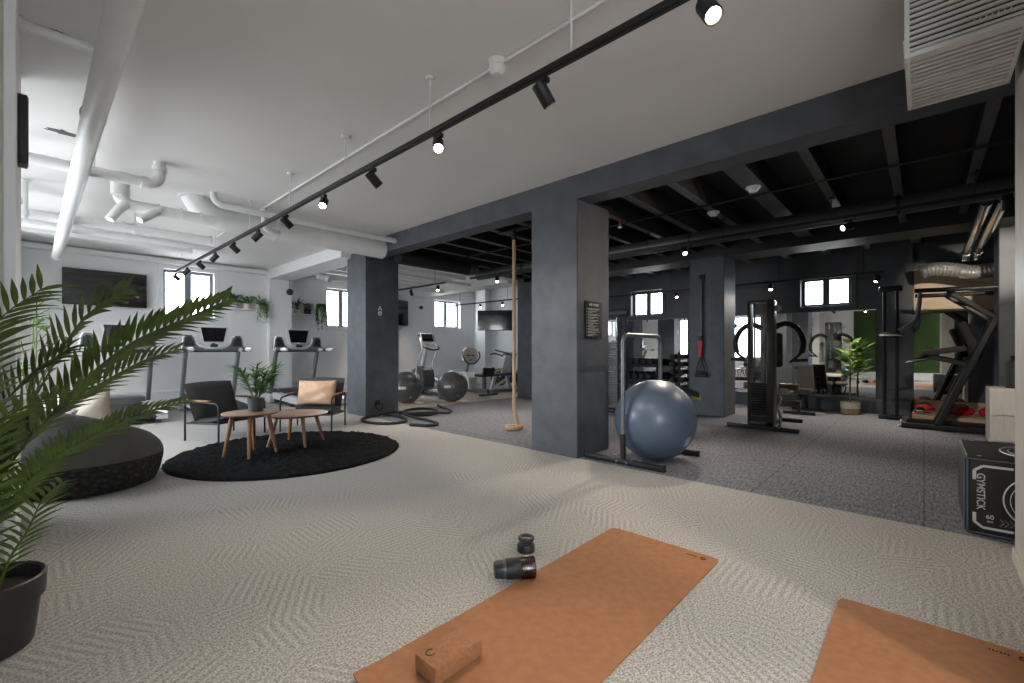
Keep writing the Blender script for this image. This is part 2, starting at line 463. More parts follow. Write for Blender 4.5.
for i, (y, w) in enumerate([(-.9, .075), (-.35, .075), (.2, .075), (.75, .08), (1.29, .19), (1.88, .085), (2.4, .08), (2.9, .08), (3.42, .08), (3.94, .085), (4.46, .085), (5.0, .085), (5.53, .085), (6.05, .085), (6.55, .085)]):
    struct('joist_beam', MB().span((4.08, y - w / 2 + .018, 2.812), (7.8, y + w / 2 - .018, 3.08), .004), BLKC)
    struct('joist_beam_lit_strip', MB().span((4.08, y - w / 2, 2.80), (7.8, y + w / 2, 2.812), .003), JOIST)  # underside strip coloured lighter to carry the light it catches
for y in (-.6, .1, .75, 1.35, 2.0, 2.7, 3.4, 4.1, 4.8, 5.5, 6.2):
    struct('joist_beam', MB().span((8.4, y - .06, 2.96), (10.4, y + .06, 3.12), .006), SLAB)
for y in (7.85, 8.4, 8.95, 9.5, 10.05, 10.6, 11.1):
    struct('joist_beam', MB().span((4.1, y - .05, 2.98), (7.8, y + .05, 3.12), .006), WHITE)

# ---------------------------------------------------------------- world and camera
W = bpy.data.worlds.new('sky'); S.world = W; W.use_nodes = True
bg = W.node_tree.nodes['Background']
bg.inputs['Strength'].default_value = 16.5
_N = W.node_tree.nodes; _L = W.node_tree.links
_tc = _N.new('ShaderNodeTexCoord'); _sx = _N.new('ShaderNodeSeparateXYZ'); _L.new(_tc.outputs['Generated'], _sx.inputs[0])
_mr = _N.new('ShaderNodeMapRange'); _mr.inputs[1].default_value = -1; _mr.inputs[2].default_value = 1; _L.new(_sx.outputs['Z'], _mr.inputs[0])
_rp = _N.new('ShaderNodeValToRGB'); _L.new(_mr.outputs[0], _rp.inputs['Fac']); _L.new(_rp.outputs['Color'], bg.inputs['Color'])
_rp.color_ramp.elements[0].position = .47; _rp.color_ramp.elements[0].color = (.44, .45, .46, 1)
_rp.color_ramp.elements[1].position = .53; _rp.color_ramp.elements[1].color = (.82, .91, 1.0, 1)
cam_d = bpy.data.cameras.new('camera'); cam = bpy.data.objects.new('camera', cam_d); COL.objects.link(cam)
cam.location = (0, 0, 1.12); cam.rotation_euler = (PI / 2, 0, math.radians(-47.21))
cam_d.sensor_width = 36.0; cam_d.lens = 36.0 * 445 / 1024; cam_d.shift_y = 8.5 / 1024; cam_d.clip_start = .02
S.camera = cam
S.view_settings.view_transform = 'Standard'; S.view_settings.look = 'None'
S.view_settings.gamma = 1.0; S.view_settings.use_curve_mapping = False
S.view_settings.exposure = 0.3
cy = S.cycles
cy.use_denoising = True
try: cy.denoiser = 'OPENIMAGEDENOISE'
except Exception: pass
cy.max_bounces = 10; cy.diffuse_bounces = 6; cy.glossy_bounces = 4; cy.transparent_max_bounces = 12
cy.sample_clamp_indirect = 6.0; cy.caustics_reflective = False; cy.caustics_refractive = False

# ================================================================ CEILING SERVICES
def ceil_thing(name, mb, m, label, cat, group=None):
    return tag(mb.build(name, m), label, cat, group)

# track lighting --------------------------------------------------
def make_track(X, z, y0, y1, rods, zc, label, rm=PIPEW):
    t = thing('lighting_track', label, 'track light rail', (X, (y0 + y1) / 2, z), 0, None)
    h = (y1 - y0) / 2
    MB().box((0, 0, 0), (.036, 2 * h, .034), .003).build('rail', BLACK, t, smooth=False)
    MB().box((0, 0, -.0175), (.012, 2 * h - .02, .004)).build('contact_slot', BLKP, t, smooth=False)
    for y in rods:
        yy = y - (y0 + y1) / 2
        r = MB().cyl((0, yy, .015), (0, yy, zc - z), .005, 8)
        r.lathe([(.0, zc - z - .02), (.028, zc - z - .018), (.032, zc - z)], 16, (0, yy, 0))
        r.build('suspension_rod', rm, t)
    return t
def spot_head(X, Y, z, d, label, group, lit=True, e=22.0, size=75, color=(1, .88, .73)):
    t = thing('track_spotlight', label, 'spotlight', (X, Y, z), 0, group)
    MB().box((0, 0, -.03), (.03, .075, .026), .003).build('adapter', BLACK, t, smooth=False)
    d = Vector(d).normalized()
    piv = Vector((0, 0, -.085))
    MB().cyl((0, 0, -.04), piv + Vector((0, 0, .02)), .009, 10).build('swivel_stem', BLACK, t)
    a = piv - d * .05; b = piv + d * .075
    RM = d.to_track_quat('Z', 'Y').to_matrix().to_4x4()
    hb = MB().lathe([(.030, -.05), (.036, -.046), (.036, .072), (.034, .075), (.030, .074), (.029, .060)], 22, piv, RM)
    ho = hb.build('lamp_housing', BLACK, t)
    ln = MB().lathe([(.0285, .062), (.026, .066), (.001, .068)], 22, piv, RM, capb=False, capt=False).build('lens', WARM if lit else TVM, ho)
    if lit:
        L = bpy.data.lights.new('spot', 'SPOT'); L.energy = e * 2.6; L.color = color; L.spot_size = math.radians(size); L.spot_blend = .8; L.shadow_soft_size = .03
        lo = bpy.data.objects.new('spot_lamp', L); COL.objects.link(lo)
        lo.location = Vector((X, Y, z)) + b + d * .02
        lo.rotation_euler = d.to_track_quat('-Z', 'Y').to_euler()
    return t
make_track(1.8, 2.555, -1.2, 10.15, [-.3, 1.27, 2.41, 3.59, 4.76, 6.0, 7.5, 8.6, 9.57], 2.93, 'long black lighting track hung on white rods below the white ceiling')
toC = (-.45, -.62, -.66)
aw = (.72, -.1, -.68); bk = (-.55, .35, -.72)
ords = ['first', 'second', 'third', 'fourth', 'fifth', 'sixth', 'seventh', 'eighth', 'ninth', 'tenth', 'eleventh', 'last']
MAIN = [(.62, (-.42, -.42, -.80), 1), (1.45, (.55, -.2, -.75), 0), (2.32, (-.45, -.60, -.66), 1), (3.14, aw, 0), (3.99, toC, 1), (4.87, aw, 0), (5.71, bk, 0), (6.62, aw, 0), (7.5, bk, 0), (8.34, aw, 0), (9.2, bk, 0), (10.05, aw, 0)]
for i, (y, d, facing) in enumerate(MAIN):
    spot_head(1.8, y, 2.54, d, ('black spotlight, %s from the camera end of the track under the white ceiling' % ords[i]) if i < 11 else 'black spotlight at the far window end of the track under the white ceiling', 'spotlights along the white ceiling track', True, 30 if i < 5 else 20)
spot_head(1.8, -.75, 2.54, (.1, .5, -.8), 'black fill spotlight added unseen on the track behind the camera position', 'spotlights along the white ceiling track', True, 30)  # unseen fill lamp added behind the camera
make_track(6.0, 2.56, -1.0, 6.7, [-.35, .75, 1.88, 2.9, 3.94, 5.0], 2.80, 'black lighting track hung below the black joists over the dark carpet', BLACK)
make_track(6.0, 2.56, 7.5, 11.2, [7.85, 9.5, 11.1], 2.98, 'black lighting track below the white joists over the exercise balls', BLACK)
for y, d, lb, e in [(.6, (-.66, .62, -.36), 'lone lit black spotlight under the black beam above the weight machine', 12),
                (2.38, (-.62, -.42, -.66), 'glaring spotlight hung between the two front black columns', 34),
                (4.3, (-.2, .3, -.9), 'black spotlight pointing down by the climbing rope', 24),
                (5.94, (-.45, -.5, -.75), 'lit spotlight over the dark carpet just before the white bay', 24)]:
    spot_head(6.0, y, 2.545, d, lb, 'spotlights along the dark gym track', True, e * 1.75, 95)
spot_head(6.0, -.88, 2.545, (4.4, .38, -.42), 'black spotlight near the partition, aimed at the pale wood panel', 'spotlights along the dark gym track', True, 130, 26)
spot_head(6.0, -.55, 2.545, (2.3, -.10, -1.9), 'black spotlight added near the partition to brighten the pale cabinet and bench', 'spotlights along the dark gym track', True, 42, 62)  # extra lamp added to brighten the cabinet and bench
for y, d, lb in [(7.75, (-.4, -.5, -.75), 'lit spotlight in the white bay, first past the black beam'),
                 (8.75, (.4, .1, -.8), 'spotlight in the white bay, second past the black beam'),
                 (9.85, (.3, .5, -.7), 'spotlight in the white bay close to the wall screens')]:
    spot_head(6.0, y, 2.545, d, lb, 'spotlights over the cardio bay', True, 22)
make_track(9.6, 2.42, .48, 6.6, [.75, 2.0, 4.1, 6.2], 2.98, 'black lighting track in front of the high windows and mirrors', BLACK)
for y, d, lb in [(.57, (-.35, .25, -.85), 'lit spotlight over the potted fig tree by the mirror'),
                 (2.15, (-.62, -.12, -.75), 'lit spotlight above the tall weight machine by the mirrors'),
                 (3.99, (-.6, -.5, -.75), 'lit spotlight just past the high window near the dumbbells'),
                 (5.72, (-.7, -.4, -.6), 'lit spotlight seen just beside the edge of the notice column')]:
    spot_head(9.6, y, 2.405, d, lb, 'spotlights along the mirror wall track', True, 60 if y < 1 else 34, 100)
make_track(8.9, 2.5, 7.6, 11.0, [8.4, 10.4], 3.12, 'short black lighting track in front of the corner television', BLACK)
for y, lb in [(8.6, 'lit spotlight in front of the corner television screen'), (9.5, 'spotlight beside the corner television near the far window')]:
    spot_head(8.9, y, 2.485, (-.5, -.55, -.65), lb, 'spotlights by the corner television', True, 14)

# conduit, detectors, sprinkler heads
t = thing('smoke_detector', 'round white smoke detector on the white conduit of the ceiling', 'smoke detector', (1.985, 1.965, 2.93))
MB().lathe([(.045, -.03), (.058, -.012), (.06, 0)], 24).build('base', PIPEW, t)
MB().lathe([(.014, -.088), (.03, -.085), (.046, -.065), (.056, -.04), (.045, -.03)], 24).build('sensor_cap', PIPEW, t)
ceil_thing('conduit', MB().tube([(2.0, -1.5, 2.917), (2.0, 1.92, 2.917)], .011, 8).tube([(2.0, 2.02, 2.917), (2.0, 9.0, 2.917)], .011, 8), PIPEW, 'thin white conduit clipped along the white ceiling', 'conduit')
for (x, y, lb) in [(5.05, 1.29, 'white ceiling detector under the widest black joist'), (5.64, 1.88, 'white ceiling detector on the thin joist nearer the lit spotlight')]:
    t = thing('ceiling_detector', lb, 'detector', (x, y, 2.80), 0, 'detectors on the black joists')
    MB().lathe([(.055, -.03), (.07, -.015), (.07, 0)], 24).build('base', PIPEW, t)
    MB().lathe([(.02, -.055), (.04, -.05), (.05, -.03)], 24).build('sensor_cap', PIPEW, t)
t = thing('ceiling_sprinkler', 'small red and white sprinkler head below the dark joists', 'sprinkler', (5.2, 2.9, 2.80))
MB().cyl((0, 0, 0), (0, 0, -.07), .012, 10).build('drop_pipe', RED, t)
MB().lathe([(.012, -.07), (.03, -.08), (.03, -.085), (.008, -.1)], 16).build('deflector', PIPEW, t)

# pipes over the white area
t = thing('ceiling_pipe', 'thick white insulated pipe running along the ceiling over the palm', 'pipe')
MB().tube([(.27, -1.2, 2.62), (.27, 9.82, 2.58)], .06, 28).build('pipe_run', PIPEW, t)
MB().tube([(.27, 9.80, 2.58), (.27, 9.84, 2.58), (.27, 9.90, 2.58)], [.072, .072, .045], 24).build('end_cap', PIPEW, t)
for y in (1.6, 3.9, 6.2, 8.4):
    MB().tube([(.27, y - .02, 2.615), (.27, y + .02, 2.615)], .067, 24).cyl((.27, y, 2.67), (.27, y, 2.93), .006, 8).build('hanger_clamp', PIPEW, t)
t = thing('ceiling_pipe', 'short white pipe at the wall end passing above the thick pipe', 'pipe')
MB().tube([(-.052, 3.50, 2.84), (.30, 3.50, 2.84)], .030, 16).build('pipe_run', PIPEW, t)
MB().tube([(-.05, 3.50, 2.84), (-.03, 3.50, 2.84)], .042, 16).build('collar', PIPEW, t)
t = thing('ceiling_pipe', 'white pipe crossing the ceiling and ending in an upright elbow', 'pipe')
MB().tube([(-.55, 5.4, 2.70), (.74, 5.4, 2.70)] + arc((.74, 5.4, 2.80), .1, -PI / 2, 0, 6) + [(.84, 5.4, 2.93)], .047, 18).build('pipe_run', PIPEW, t)
MB().tube([(.84, 5.4, 2.84), (.84, 5.4, 2.88)], .06, 18).tube([(.70, 5.4, 2.70), (.75, 5.4, 2.70)], .058, 18).build('collar', PIPEW, t)
MB().cyl((.38, 5.4, 2.74), (.38, 5.4, 2.93), .006, 8).box((.38, 5.4, 2.925), (.06, .04, .01)).build('hanger_clamp', PIPEW, t)
t = thing('ceiling_pipe', 'white drain pipe with two stub branches under the ceiling', 'pipe')
MB().tube([(.62, 6.05, 2.93), (.62, 6.05, 2.72)] , [.075, .08], 20).build('riser', PIPEW, t)
MB().tube([(.62, 6.05, 2.74)] + arc((.72, 6.05, 2.72), .1, PI, 1.5 * PI, 6) + [(1.45, 6.05, 2.61)], .062, 18).build('pipe_run', PIPEW, t)
for x in (.62, .92, 1.12, 1.3):
    MB().tube([(x, 6.05, 2.62), (x + .02, 6.05, 2.62)] if x > .7 else [(x, 6.05, 2.70), (x, 6.05, 2.73)], .078 if x < .7 else .07, 18).build('coupling', PIPEW, t)
MB().tube([(.66, 6.02, 2.62), (.60, 5.98, 2.54), (.53, 5.95, 2.42)], [.045, .042, .04], 14).build('stub_branch', PIPEW, t)
MB().tube([(.92, 6.02, 2.60), (.84, 5.98, 2.53), (.76, 5.94, 2.46)], [.04, .04, .036], 14).build('stub_branch', PIPEW, t)
t = thing('ceiling_duct', 'big white round duct with an elbow, running to the dark column', 'duct')
MB().tube([(1.30, 6.35, 2.93), (1.30, 6.35, 2.92)] + arc((1.62, 6.35, 3.04), .32, PI + .12, 1.5 * PI, 8) + [(3.81, 6.35, 2.72)], .135, 30).build('duct_run', PIPEW, t)
MB().tube([(1.30, 6.35, 2.915), (1.30, 6.35, 2.93)], .15, 30).build('ceiling_flange', PIPEW, t)
MB().tube([(3.76, 6.35, 2.72), (3.815, 6.35, 2.72)], .141, 30).build('end_collar', PIPEW, t)
for x in (2.2, 3.2):
    MB().tube([(x - .012, 6.35, 2.72), (x + .012, 6.35, 2.72)], .139, 30).cyl((x, 6.35, 2.84), (x, 6.35, 2.93), .005, 8).build('hanger_clamp', PIPEW, t)
ceil_thing('ceiling_pipe', MB().tube([(1.42, 5.98, 2.93)] + arc((1.52, 5.98, 2.90), .1, PI, 1.5 * PI, 6) + [(1.62, 5.98, 2.80), (3.81, 5.98, 2.80)], .036, 16), PIPEW, 'slim white pipe alongside the big white duct', 'pipe')
ceil_thing('ceiling_pipe', MB().tube([(2.0, 6.12, 2.93), (2.0, 6.12, 2.80)] + arc((2.08, 6.12, 2.72), .08, PI, 1.5 * PI, 5) + [(2.2, 6.2, 2.66)], .036, 14), PIPEW, 'short bent white pipe dropping to the big duct', 'pipe')
for (y, z, r, x1, lb) in [(7.4, 2.66, .055, 1.7, 'white pipe crossing beyond the drain pipe'), (8.3, 2.72, .045, 2.2, 'thinner white pipe crossing nearer the treadmill wall')]:
    t = thing('ceiling_pipe', lb, 'pipe', (0, 0, 0), 0, 'white pipes over the treadmills')
    MB().tube([(-.58, y, z), (x1, y, z)], r, 16).build('pipe_run', PIPEW, t)
    MB().tube([(x1, y, z), (x1 + .03, y, z)], r * 1.25, 16).build('end_cap', PIPEW, t)
    MB().cyl((.9, y, z), (.9, y, 2.93), .006, 8).tube([(.88, y, z), (.92, y, z)], r * 1.15, 16).build('hanger_clamp', PIPEW, t)
struct('trim_6', MB().span((-.6, 9.3, 2.80), (1.9, 9.5, 2.93), .01), WHITE)
for (x, y, z, x1, lb, r) in [(4.2, 9.6, 2.72, 7.6, 'white pipe below the white joists by the second window', .06), (4.3, 8.6, 2.80, 7.7, 'slim white pipe under the white joists', .035)]:
    t = thing('ceiling_pipe', lb, 'pipe', (0, 0, 0), 0, 'white pipes in the cardio bay')
    MB().tube([(x, y, z), (x1, y, z)], r, 16).build('pipe_run', PIPEW, t)
    MB().tube([(x, y, z), (x + .15, y - .02, z - .02), (x + .2, y - .15, z - .08)], [r * 1.1, r * 1.1, r], 14).build('end_elbow', PIPEW, t)
t = thing('ceiling_camera', 'small black dome camera hanging by the white pilaster', 'camera', (4.0, 10.6, 2.72))
MB().cyl((0, 0, 0), (0, 0, -.22), .008, 8).build('drop_rod', DGREY, t)
MB().sph((0, 0, -.28), .075, 20).build('dome', BLKP, t)

for (x, y, z0, z1, r, lb) in [(-.12, 6.1, 2.42, 2.93, .055, 'white vertical drop pipe at the ceiling edge beside the thick pipe'), (-.06, 7.0, 2.50, 2.93, .04, 'slimmer white drop pipe behind the thick ceiling pipe')]:
    t = thing('ceiling_pipe', lb, 'pipe', (x, y, 0), 0, 'white drop pipes')
    MB().tube([(0, 0, z1), (0, 0, z0)], r, 18).build('pipe_run', PIPEW, t)
    MB().tube([(0, 0, z0 + .10), (0, 0, z0 + .05)], r * 1.25, 18).build('collar', PIPEW, t)
def blotch(x, y, s_, seed):
    rr = random.Random(seed); n = 16
    return MB().prism([(x + s_ * (1.6 if abs(math.cos(2 * PI * k / n)) > .7 else .6) * rr.uniform(.5, 1.1) * math.cos(2 * PI * k / n), y + s_ * rr.uniform(.4, 1) * math.sin(2 * PI * k / n)) for k in range(n)], 'z', 2.927, 2.932)
struct('ceiling_patch', blotch(.10, 3.62, .028, 1), mat('chipped_paint', (.10, .05, .05), .9, var=.5, scale=40))
struct('ceiling_patch', blotch(.16, 5.25, .075, 5), mat('bare_concrete', (.12, .11, .11), .9, var=.5, scale=30))

# black services in the dark bays
t = thing('ceiling_duct', 'black round duct continuing past the column below the joists', 'duct')
MB().tube([(4.10, 6.35, 2.66), (5.6, 6.35, 2.66)] , .125, 26).build('duct_run', BLACK, t)
MB().tube([(5.6, 6.35, 2.66), (5.72, 6.35, 2.665), (5.82, 6.35, 2.69)], [.13, .12, .1], 22).build('end_elbow', JOIST, t)
t = thing('ceiling_duct', 'long black duct crossing under the joists along the gym', 'duct')
MB().tube([(6.32, 6.8, 2.67), (6.32, -1.55, 2.67)], .10, 26).build('duct_run', DGREY, t)
for y in (5.53, 2.4, .2):
    MB().tube([(6.32, y - .015, 2.67), (6.32, y + .015, 2.67)], .108, 22).cyl((6.32, y, 2.76), (6.32, y, 2.80), .006, 8).build('hanger_clamp', BLACK, t)
ceil_thing('ceiling_conduit', MB().tube([(5.3, -1.5, 2.786), (5.3, 3.0, 2.786), (5.3, 6.2, 2.786)], .012, 8), BLACK, 'thin dark conduit strung below the black joists', 'conduit')
for k, (y, lb) in enumerate([(-.46, 'shiny silver pipe nearest the mirror wall corner, first of two'), (-.58, 'shiny silver pipe running beside its twin near the blue column')]):
    t = thing('silver_pipe', lb, 'pipe', (0, 0, 0), 0, 'silver duct pipes')
    MB().tube([(6.45, y, 2.59), (9.45, y, 2.56)] + arc((9.45, y, 2.46), .1, PI / 2, 0, 6), .046, 20).build('pipe_run', CHROME, t)
    MB().tube([(9.4, y, 2.56), (9.45, y, 2.56)], .054, 20).build('collar', CHROME, t)
fx = []
for i in range(60):
    q = i / 59
    fx.append((9.62 + .05 * math.sin(q * 3), -1.35 + 1.38 * q, 2.34 + .05 * math.sin(q * 9)))
ceil_thing('ceiling_flexible_duct', MB().tube(fx, [.10 + (.008 if i % 2 else 0) for i in range(60)], 20), mat('foil', (.6, .58, .55), .3, .7, var=.1, scale=30, bump=.3), 'silver flexible foil duct drooping over the pale wood panel', 'duct')
t = thing('ventilation_unit', 'white louvred ventilation unit under the ceiling by the black beam', 'ventilation unit', (3.11, -.130, 2.93))
MB().span((-.28, -.19, -.42), (.29, .195, 0), .006).build('casing', BLKP, t)
f1 = MB()
for k in range(15):
    z = -.03 - k * .0262
    f1.box((-.290, .002, z), (.010, .375, .0145), 0, (0, .3, 0))
f1.span((-.302, .180, -.43), (-.276, .198, 0)).span((-.302, -.192, -.43), (-.276, -.18, 0)).span((-.306, -.192, -.436), (-.274, .198, -.415))
for k in range(7):
    f1.box((-.305, -.16 + .018 * k + .02, -.37), (.008, .004, .012))
f1.build('side_grille', PIPEW, t, smooth=False)
f2 = MB()
for k in range(13):
    x = -.255 + k * .0425
    f2.box((x, .002, -.430), (.024, .375, .008), 0)
f2.span((-.28, .180, -.442), (.295, .198, -.418)).span((-.28, -.192, -.442), (.295, -.18, -.418)).span((.28, -.192, -.442), (.297, .198, -.418)).span((.0, -.19, -.443), (.008, .19, -.42))
f2.build('bottom_grille', PIPEW, t, smooth=False)
g = MB()
for k in range(4):
    g.box((.0 + k * .03 - .25, .199, -.33 - k * 0), (.012, .012, .02), .002)
g.build('clip', PIPEW, t)
# ================================================================ LOUNGE
# rug -------------------------------------------------------------
rnd = random.Random(3)
rg = MB()
prof = [(0.0, .018)]
N_R, N_A = 44, 200
vs = [(0, 0, .022)]; fs = []
for i in range(1, N_R + 1):
    r = 1.135 * i / N_R
    for k in range(N_A):
        a = 2 * PI * k / N_A
        rr = r * (1 + (rnd.uniform(-.014, .012) if i == N_R else 0))
        z = .02 + rnd.uniform(-.009, .013) if i < N_R else .008
        vs.append((rr * math.cos(a), rr * math.sin(a), z))
for k in range(N_A):
    vs.append((1.135 * math.cos(2 * PI * k / N_A), 1.135 * math.sin(2 * PI * k / N_A), 0.0))
for k in range(N_A):
    fs.append((0, 1 + k, 1 + (k + 1) % N_A))
for i in range(N_R):
    for k in range(N_A):
        k2 = (k + 1) % N_A
        fs.append((1 + i * N_A + k, 1 + (i + 1) * N_A + k, 1 + (i + 1) * N_A + k2, 1 + i * N_A + k2))
rg.add(vs, fs)
RUGM = mat('black_shag', (.0065, .0065, .007), .95, var=.8, scale=45, bump=1.0, bscale=90, spec=.12)
o = rg.build('rug', RUGM, angle=180, loc=(1.96, 5.12, .001)); tag(o, 'round black shaggy rug under the two wooden coffee tables', 'rug')

# cushions ----------------------------------------------------------
def pillow_mb(w, h, t, n=18, wr=.012, seed=1):
    r = random.Random(seed); mb = MB(); vs = []; fs = []
    ph = [r.uniform(0, 6) for _ in range(6)]
    for s_ in (1, -1):
        for i in range(n + 1):
            for j in range(n + 1):
                u = -1 + 2 * i / n; v = -1 + 2 * j / n
                k = max(0, (1 - abs(u) ** 2.6) * (1 - abs(v) ** 2.6)) ** .55
                pin = 1 - .07 * (abs(u * v) ** .5 - .5 * (abs(u) ** 8 + abs(v) ** 8)) * 0
                x = u * w / 2 * (1 - .05 * (1 - v * v) * abs(u) ** 6); z = v * h / 2 * (1 - .05 * (1 - u * u) * abs(v) ** 6)
                wv = wr * (math.sin(5 * u + 3 * v + ph[0]) + math.sin(7 * v - 4 * u + ph[1]) * .6) * k
                vs.append((x, s_ * (t / 2 * k) + wv, z))
    m = n + 1
    for q in range(2):
        b = q * m * m
        for i in range(n):
            for j in range(n):
                fs.append((b + i * m + j, b + (i + 1) * m + j, b + (i + 1) * m + j + 1, b + i * m + j + 1))
    mb.add(vs, fs)
    bm = bmesh.new(); me = bpy.data.meshes.new('t'); me.from_pydata([tuple(v) for v in mb.v], [], mb.f); bm.from_mesh(me); bpy.data.meshes.remove(me)
    bmesh.ops.remove_doubles(bm, verts=bm.verts, dist=1e-5)
    return MB().addbm(bm)

# bean bag ----------------------------------------------------------
t = thing('beanbag_chair', 'dark grey beanbag lounge chair with a knitted lower band beside the palm', 'beanbag', (.335, 5.05, 0), math.radians(28))
def bag_r(a, z):
    # outline radius: facing +x, high back at -x
    q = z / .62
    r = .475 * (1 - abs(q * 1.0 - .34) ** 2.6 * .55) if q > .34 else .40 + .075 * math.sin(min(1, q / .34) * PI / 2)
    return r
vs = []; fs = []; NA = 56
levels = [0, .015, .05, .1, .15, .2, .245]
def ring(zf, rf):
    n0 = len(vs)
    for k in range(NA):
        a = 2 * PI * k / NA
        r = rf(a); vs.append((r * math.cos(a), r * math.sin(a) * .97, zf(a)))
    return n0
lowv = []
for z in (0, .012, .05, .1, .15, .2, .24):
    rr = .36 if z == 0 else (.42 + .055 * math.sin(min(1, z / .24) * PI / 2))
    ring(lambda a, z=z: z, lambda a, rr=rr, z=z: rr + (.006 * math.sin(30 * a) if z > .02 else 0))
lf = []
for i in range(6):
    for k in range(NA):
        lf.append((i * NA + k, (i + 1) * NA + k, (i + 1) * NA + (k + 1) % NA, i * NA + (k + 1) % NA))
lf.append(tuple(range(NA - 1, -1, -1)))
KNIT = None
mk, nt, b_, N_, L_ = nodes('knitted_band'); b_.inputs['Base Color'].default_value = (.012, .012, .013, 1); b_.inputs['Roughness'].default_value = .7
tc = N_.new('ShaderNodeTexCoord'); mp = N_.new('ShaderNodeMapping'); mp.inputs['Scale'].default_value = (14, 14, 22); L_.new(tc.outputs['Object'], mp.inputs['Vector'])
vo = N_.new('ShaderNodeTexVoronoi'); vo.inputs['Scale'].default_value = 1.6; L_.new(mp.outputs['Vector'], vo.inputs['Vector'])
rp = N_.new('ShaderNodeValToRGB'); rp.color_ramp.elements[0].color = (.05, .05, .052, 1); rp.color_ramp.elements[1].color = (.006, .006, .006, 1); rp.color_ramp.elements[1].position = .6
L_.new(vo.outputs['Distance'], rp.inputs['Fac']); L_.new(rp.outputs['Color'], b_.inputs['Base Color'])
bp = N_.new('ShaderNodeBump'); bp.inputs['Strength'].default_value = 1; bp.inputs['Distance'].default_value = .02; bp.invert = True
L_.new(vo.outputs['Distance'], bp.inputs['Height']); L_.new(bp.outputs['Normal'], b_.inputs['Normal'])
MB().add(vs, lf).build('knitted_band', mk, t, angle=60)
vs = []; fs = []
def back(a):  # 1 at the back (-x), 0 at the front
    return (.5 - .5 * math.cos(a)) ** 1.1
R0 = 12
for i in range(R0 + 1):      # outer skin from band top up to the rim
    q = i / R0
    def zf(a, q=q):
        top = .37 + .30 * back(a)
        return .24 + (top - .24) * q
    def rf(a, q=q):
        return .478 - .045 * q ** 2 - .05 * q * (1 - back(a)) + .012 * math.sin(q * PI)
    ring(zf, rf)
for i in range(1, 11):       # roll over the rim into the seat hollow
    q = i / 10
    def zf(a, q=q):
        top = .37 + .30 * back(a)
        lift = .035 * math.sin(min(1, q * 3) * PI)
        seat = .33
        return top + lift + (seat - top) * (q ** 1.4)
    def rf(a, q=q):
        r = .433 - .05 * (1 - back(a))
        return max(.01, r * (1 - q))
    ring(zf, rf)
n_r = R0 + 11
for i in range(n_r - 1):
    for k in range(NA):
        fs.append((i * NA + k, (i + 1) * NA + k, (i + 1) * NA + (k + 1) % NA, i * NA + (k + 1) % NA))
BAG = mat('beanbag_fabric', (.088, .087, .084), .75, var=.10, scale=10, bump=.15, bscale=60)
MB().add(vs, fs).build('bag', BAG, t, angle=180, sub=1)
o = pillow_mb(.46, .42, .15, seed=4).build('cushion', CUSH, angle=180, loc=(.275, 5.17, .585), rot=(math.radians(-20), math.radians(-14), math.radians(-32)))
tag(o, 'large beige cushion leaning on the back of the dark grey beanbag', 'cushion')
o = pillow_mb(.36, .30, .11, seed=9).build('cushion', mat('cushion_pattern', (.46, .41, .36), .9, var=.16, scale=45, bump=.2), angle=180, loc=(.085, 4.94, .55), rot=(math.radians(-30), math.radians(8), math.radians(-58)))
tag(o, 'smaller patterned cushion sunk into the beanbag seat by the palm leaves', 'cushion')

# coffee tables -----------------------------------------------------
def coffee_table(loc, r, h, legs, label, lr=.0175):
    t = thing('coffee_table', label, 'coffee table', loc)
    MB().lathe([(0.001, h - .022), (r - .025, h - .022), (r - .006, h - .014), (r, h - .004), (r - .003, h), (0.001, h)], 56).build('tabletop', OAKTOP, t)
    ap = MB()
    for k in range(len(legs)):
        a = legs[k]
        ap.bar((0, 0, h - .035), (r * .66 * math.cos(a), r * .66 * math.sin(a), h - .035), .03, .026, .003)
    ap.build('apron', OAK, t)
    for a in legs:
        c, s_ = math.cos(a), math.sin(a)
        MB().tube([(r * .62 * c, r * .62 * s_, h - .022), (r * .74 * c, r * .74 * s_, h * .5), (r * .9 * c, r * .9 * s_, .0)], [lr * 1.25, lr * 1.15, lr * .78], 14).build('leg', OAK, t)
    return t
q = [math.radians(x) for x in (-120, -30, 60, 150)]
coffee_table((1.55, 5.14, .035), .265, .44, [math.radians(x) for x in (-110, -15, 65, 165)], 'smaller taller round wooden coffee table carrying the potted plant')
coffee_table((2.10, 5.36, .035), .34, .352, [math.radians(x) for x in (-95, -5, 85, 175)], 'larger lower round wooden coffee table in front of the cushioned armchair')

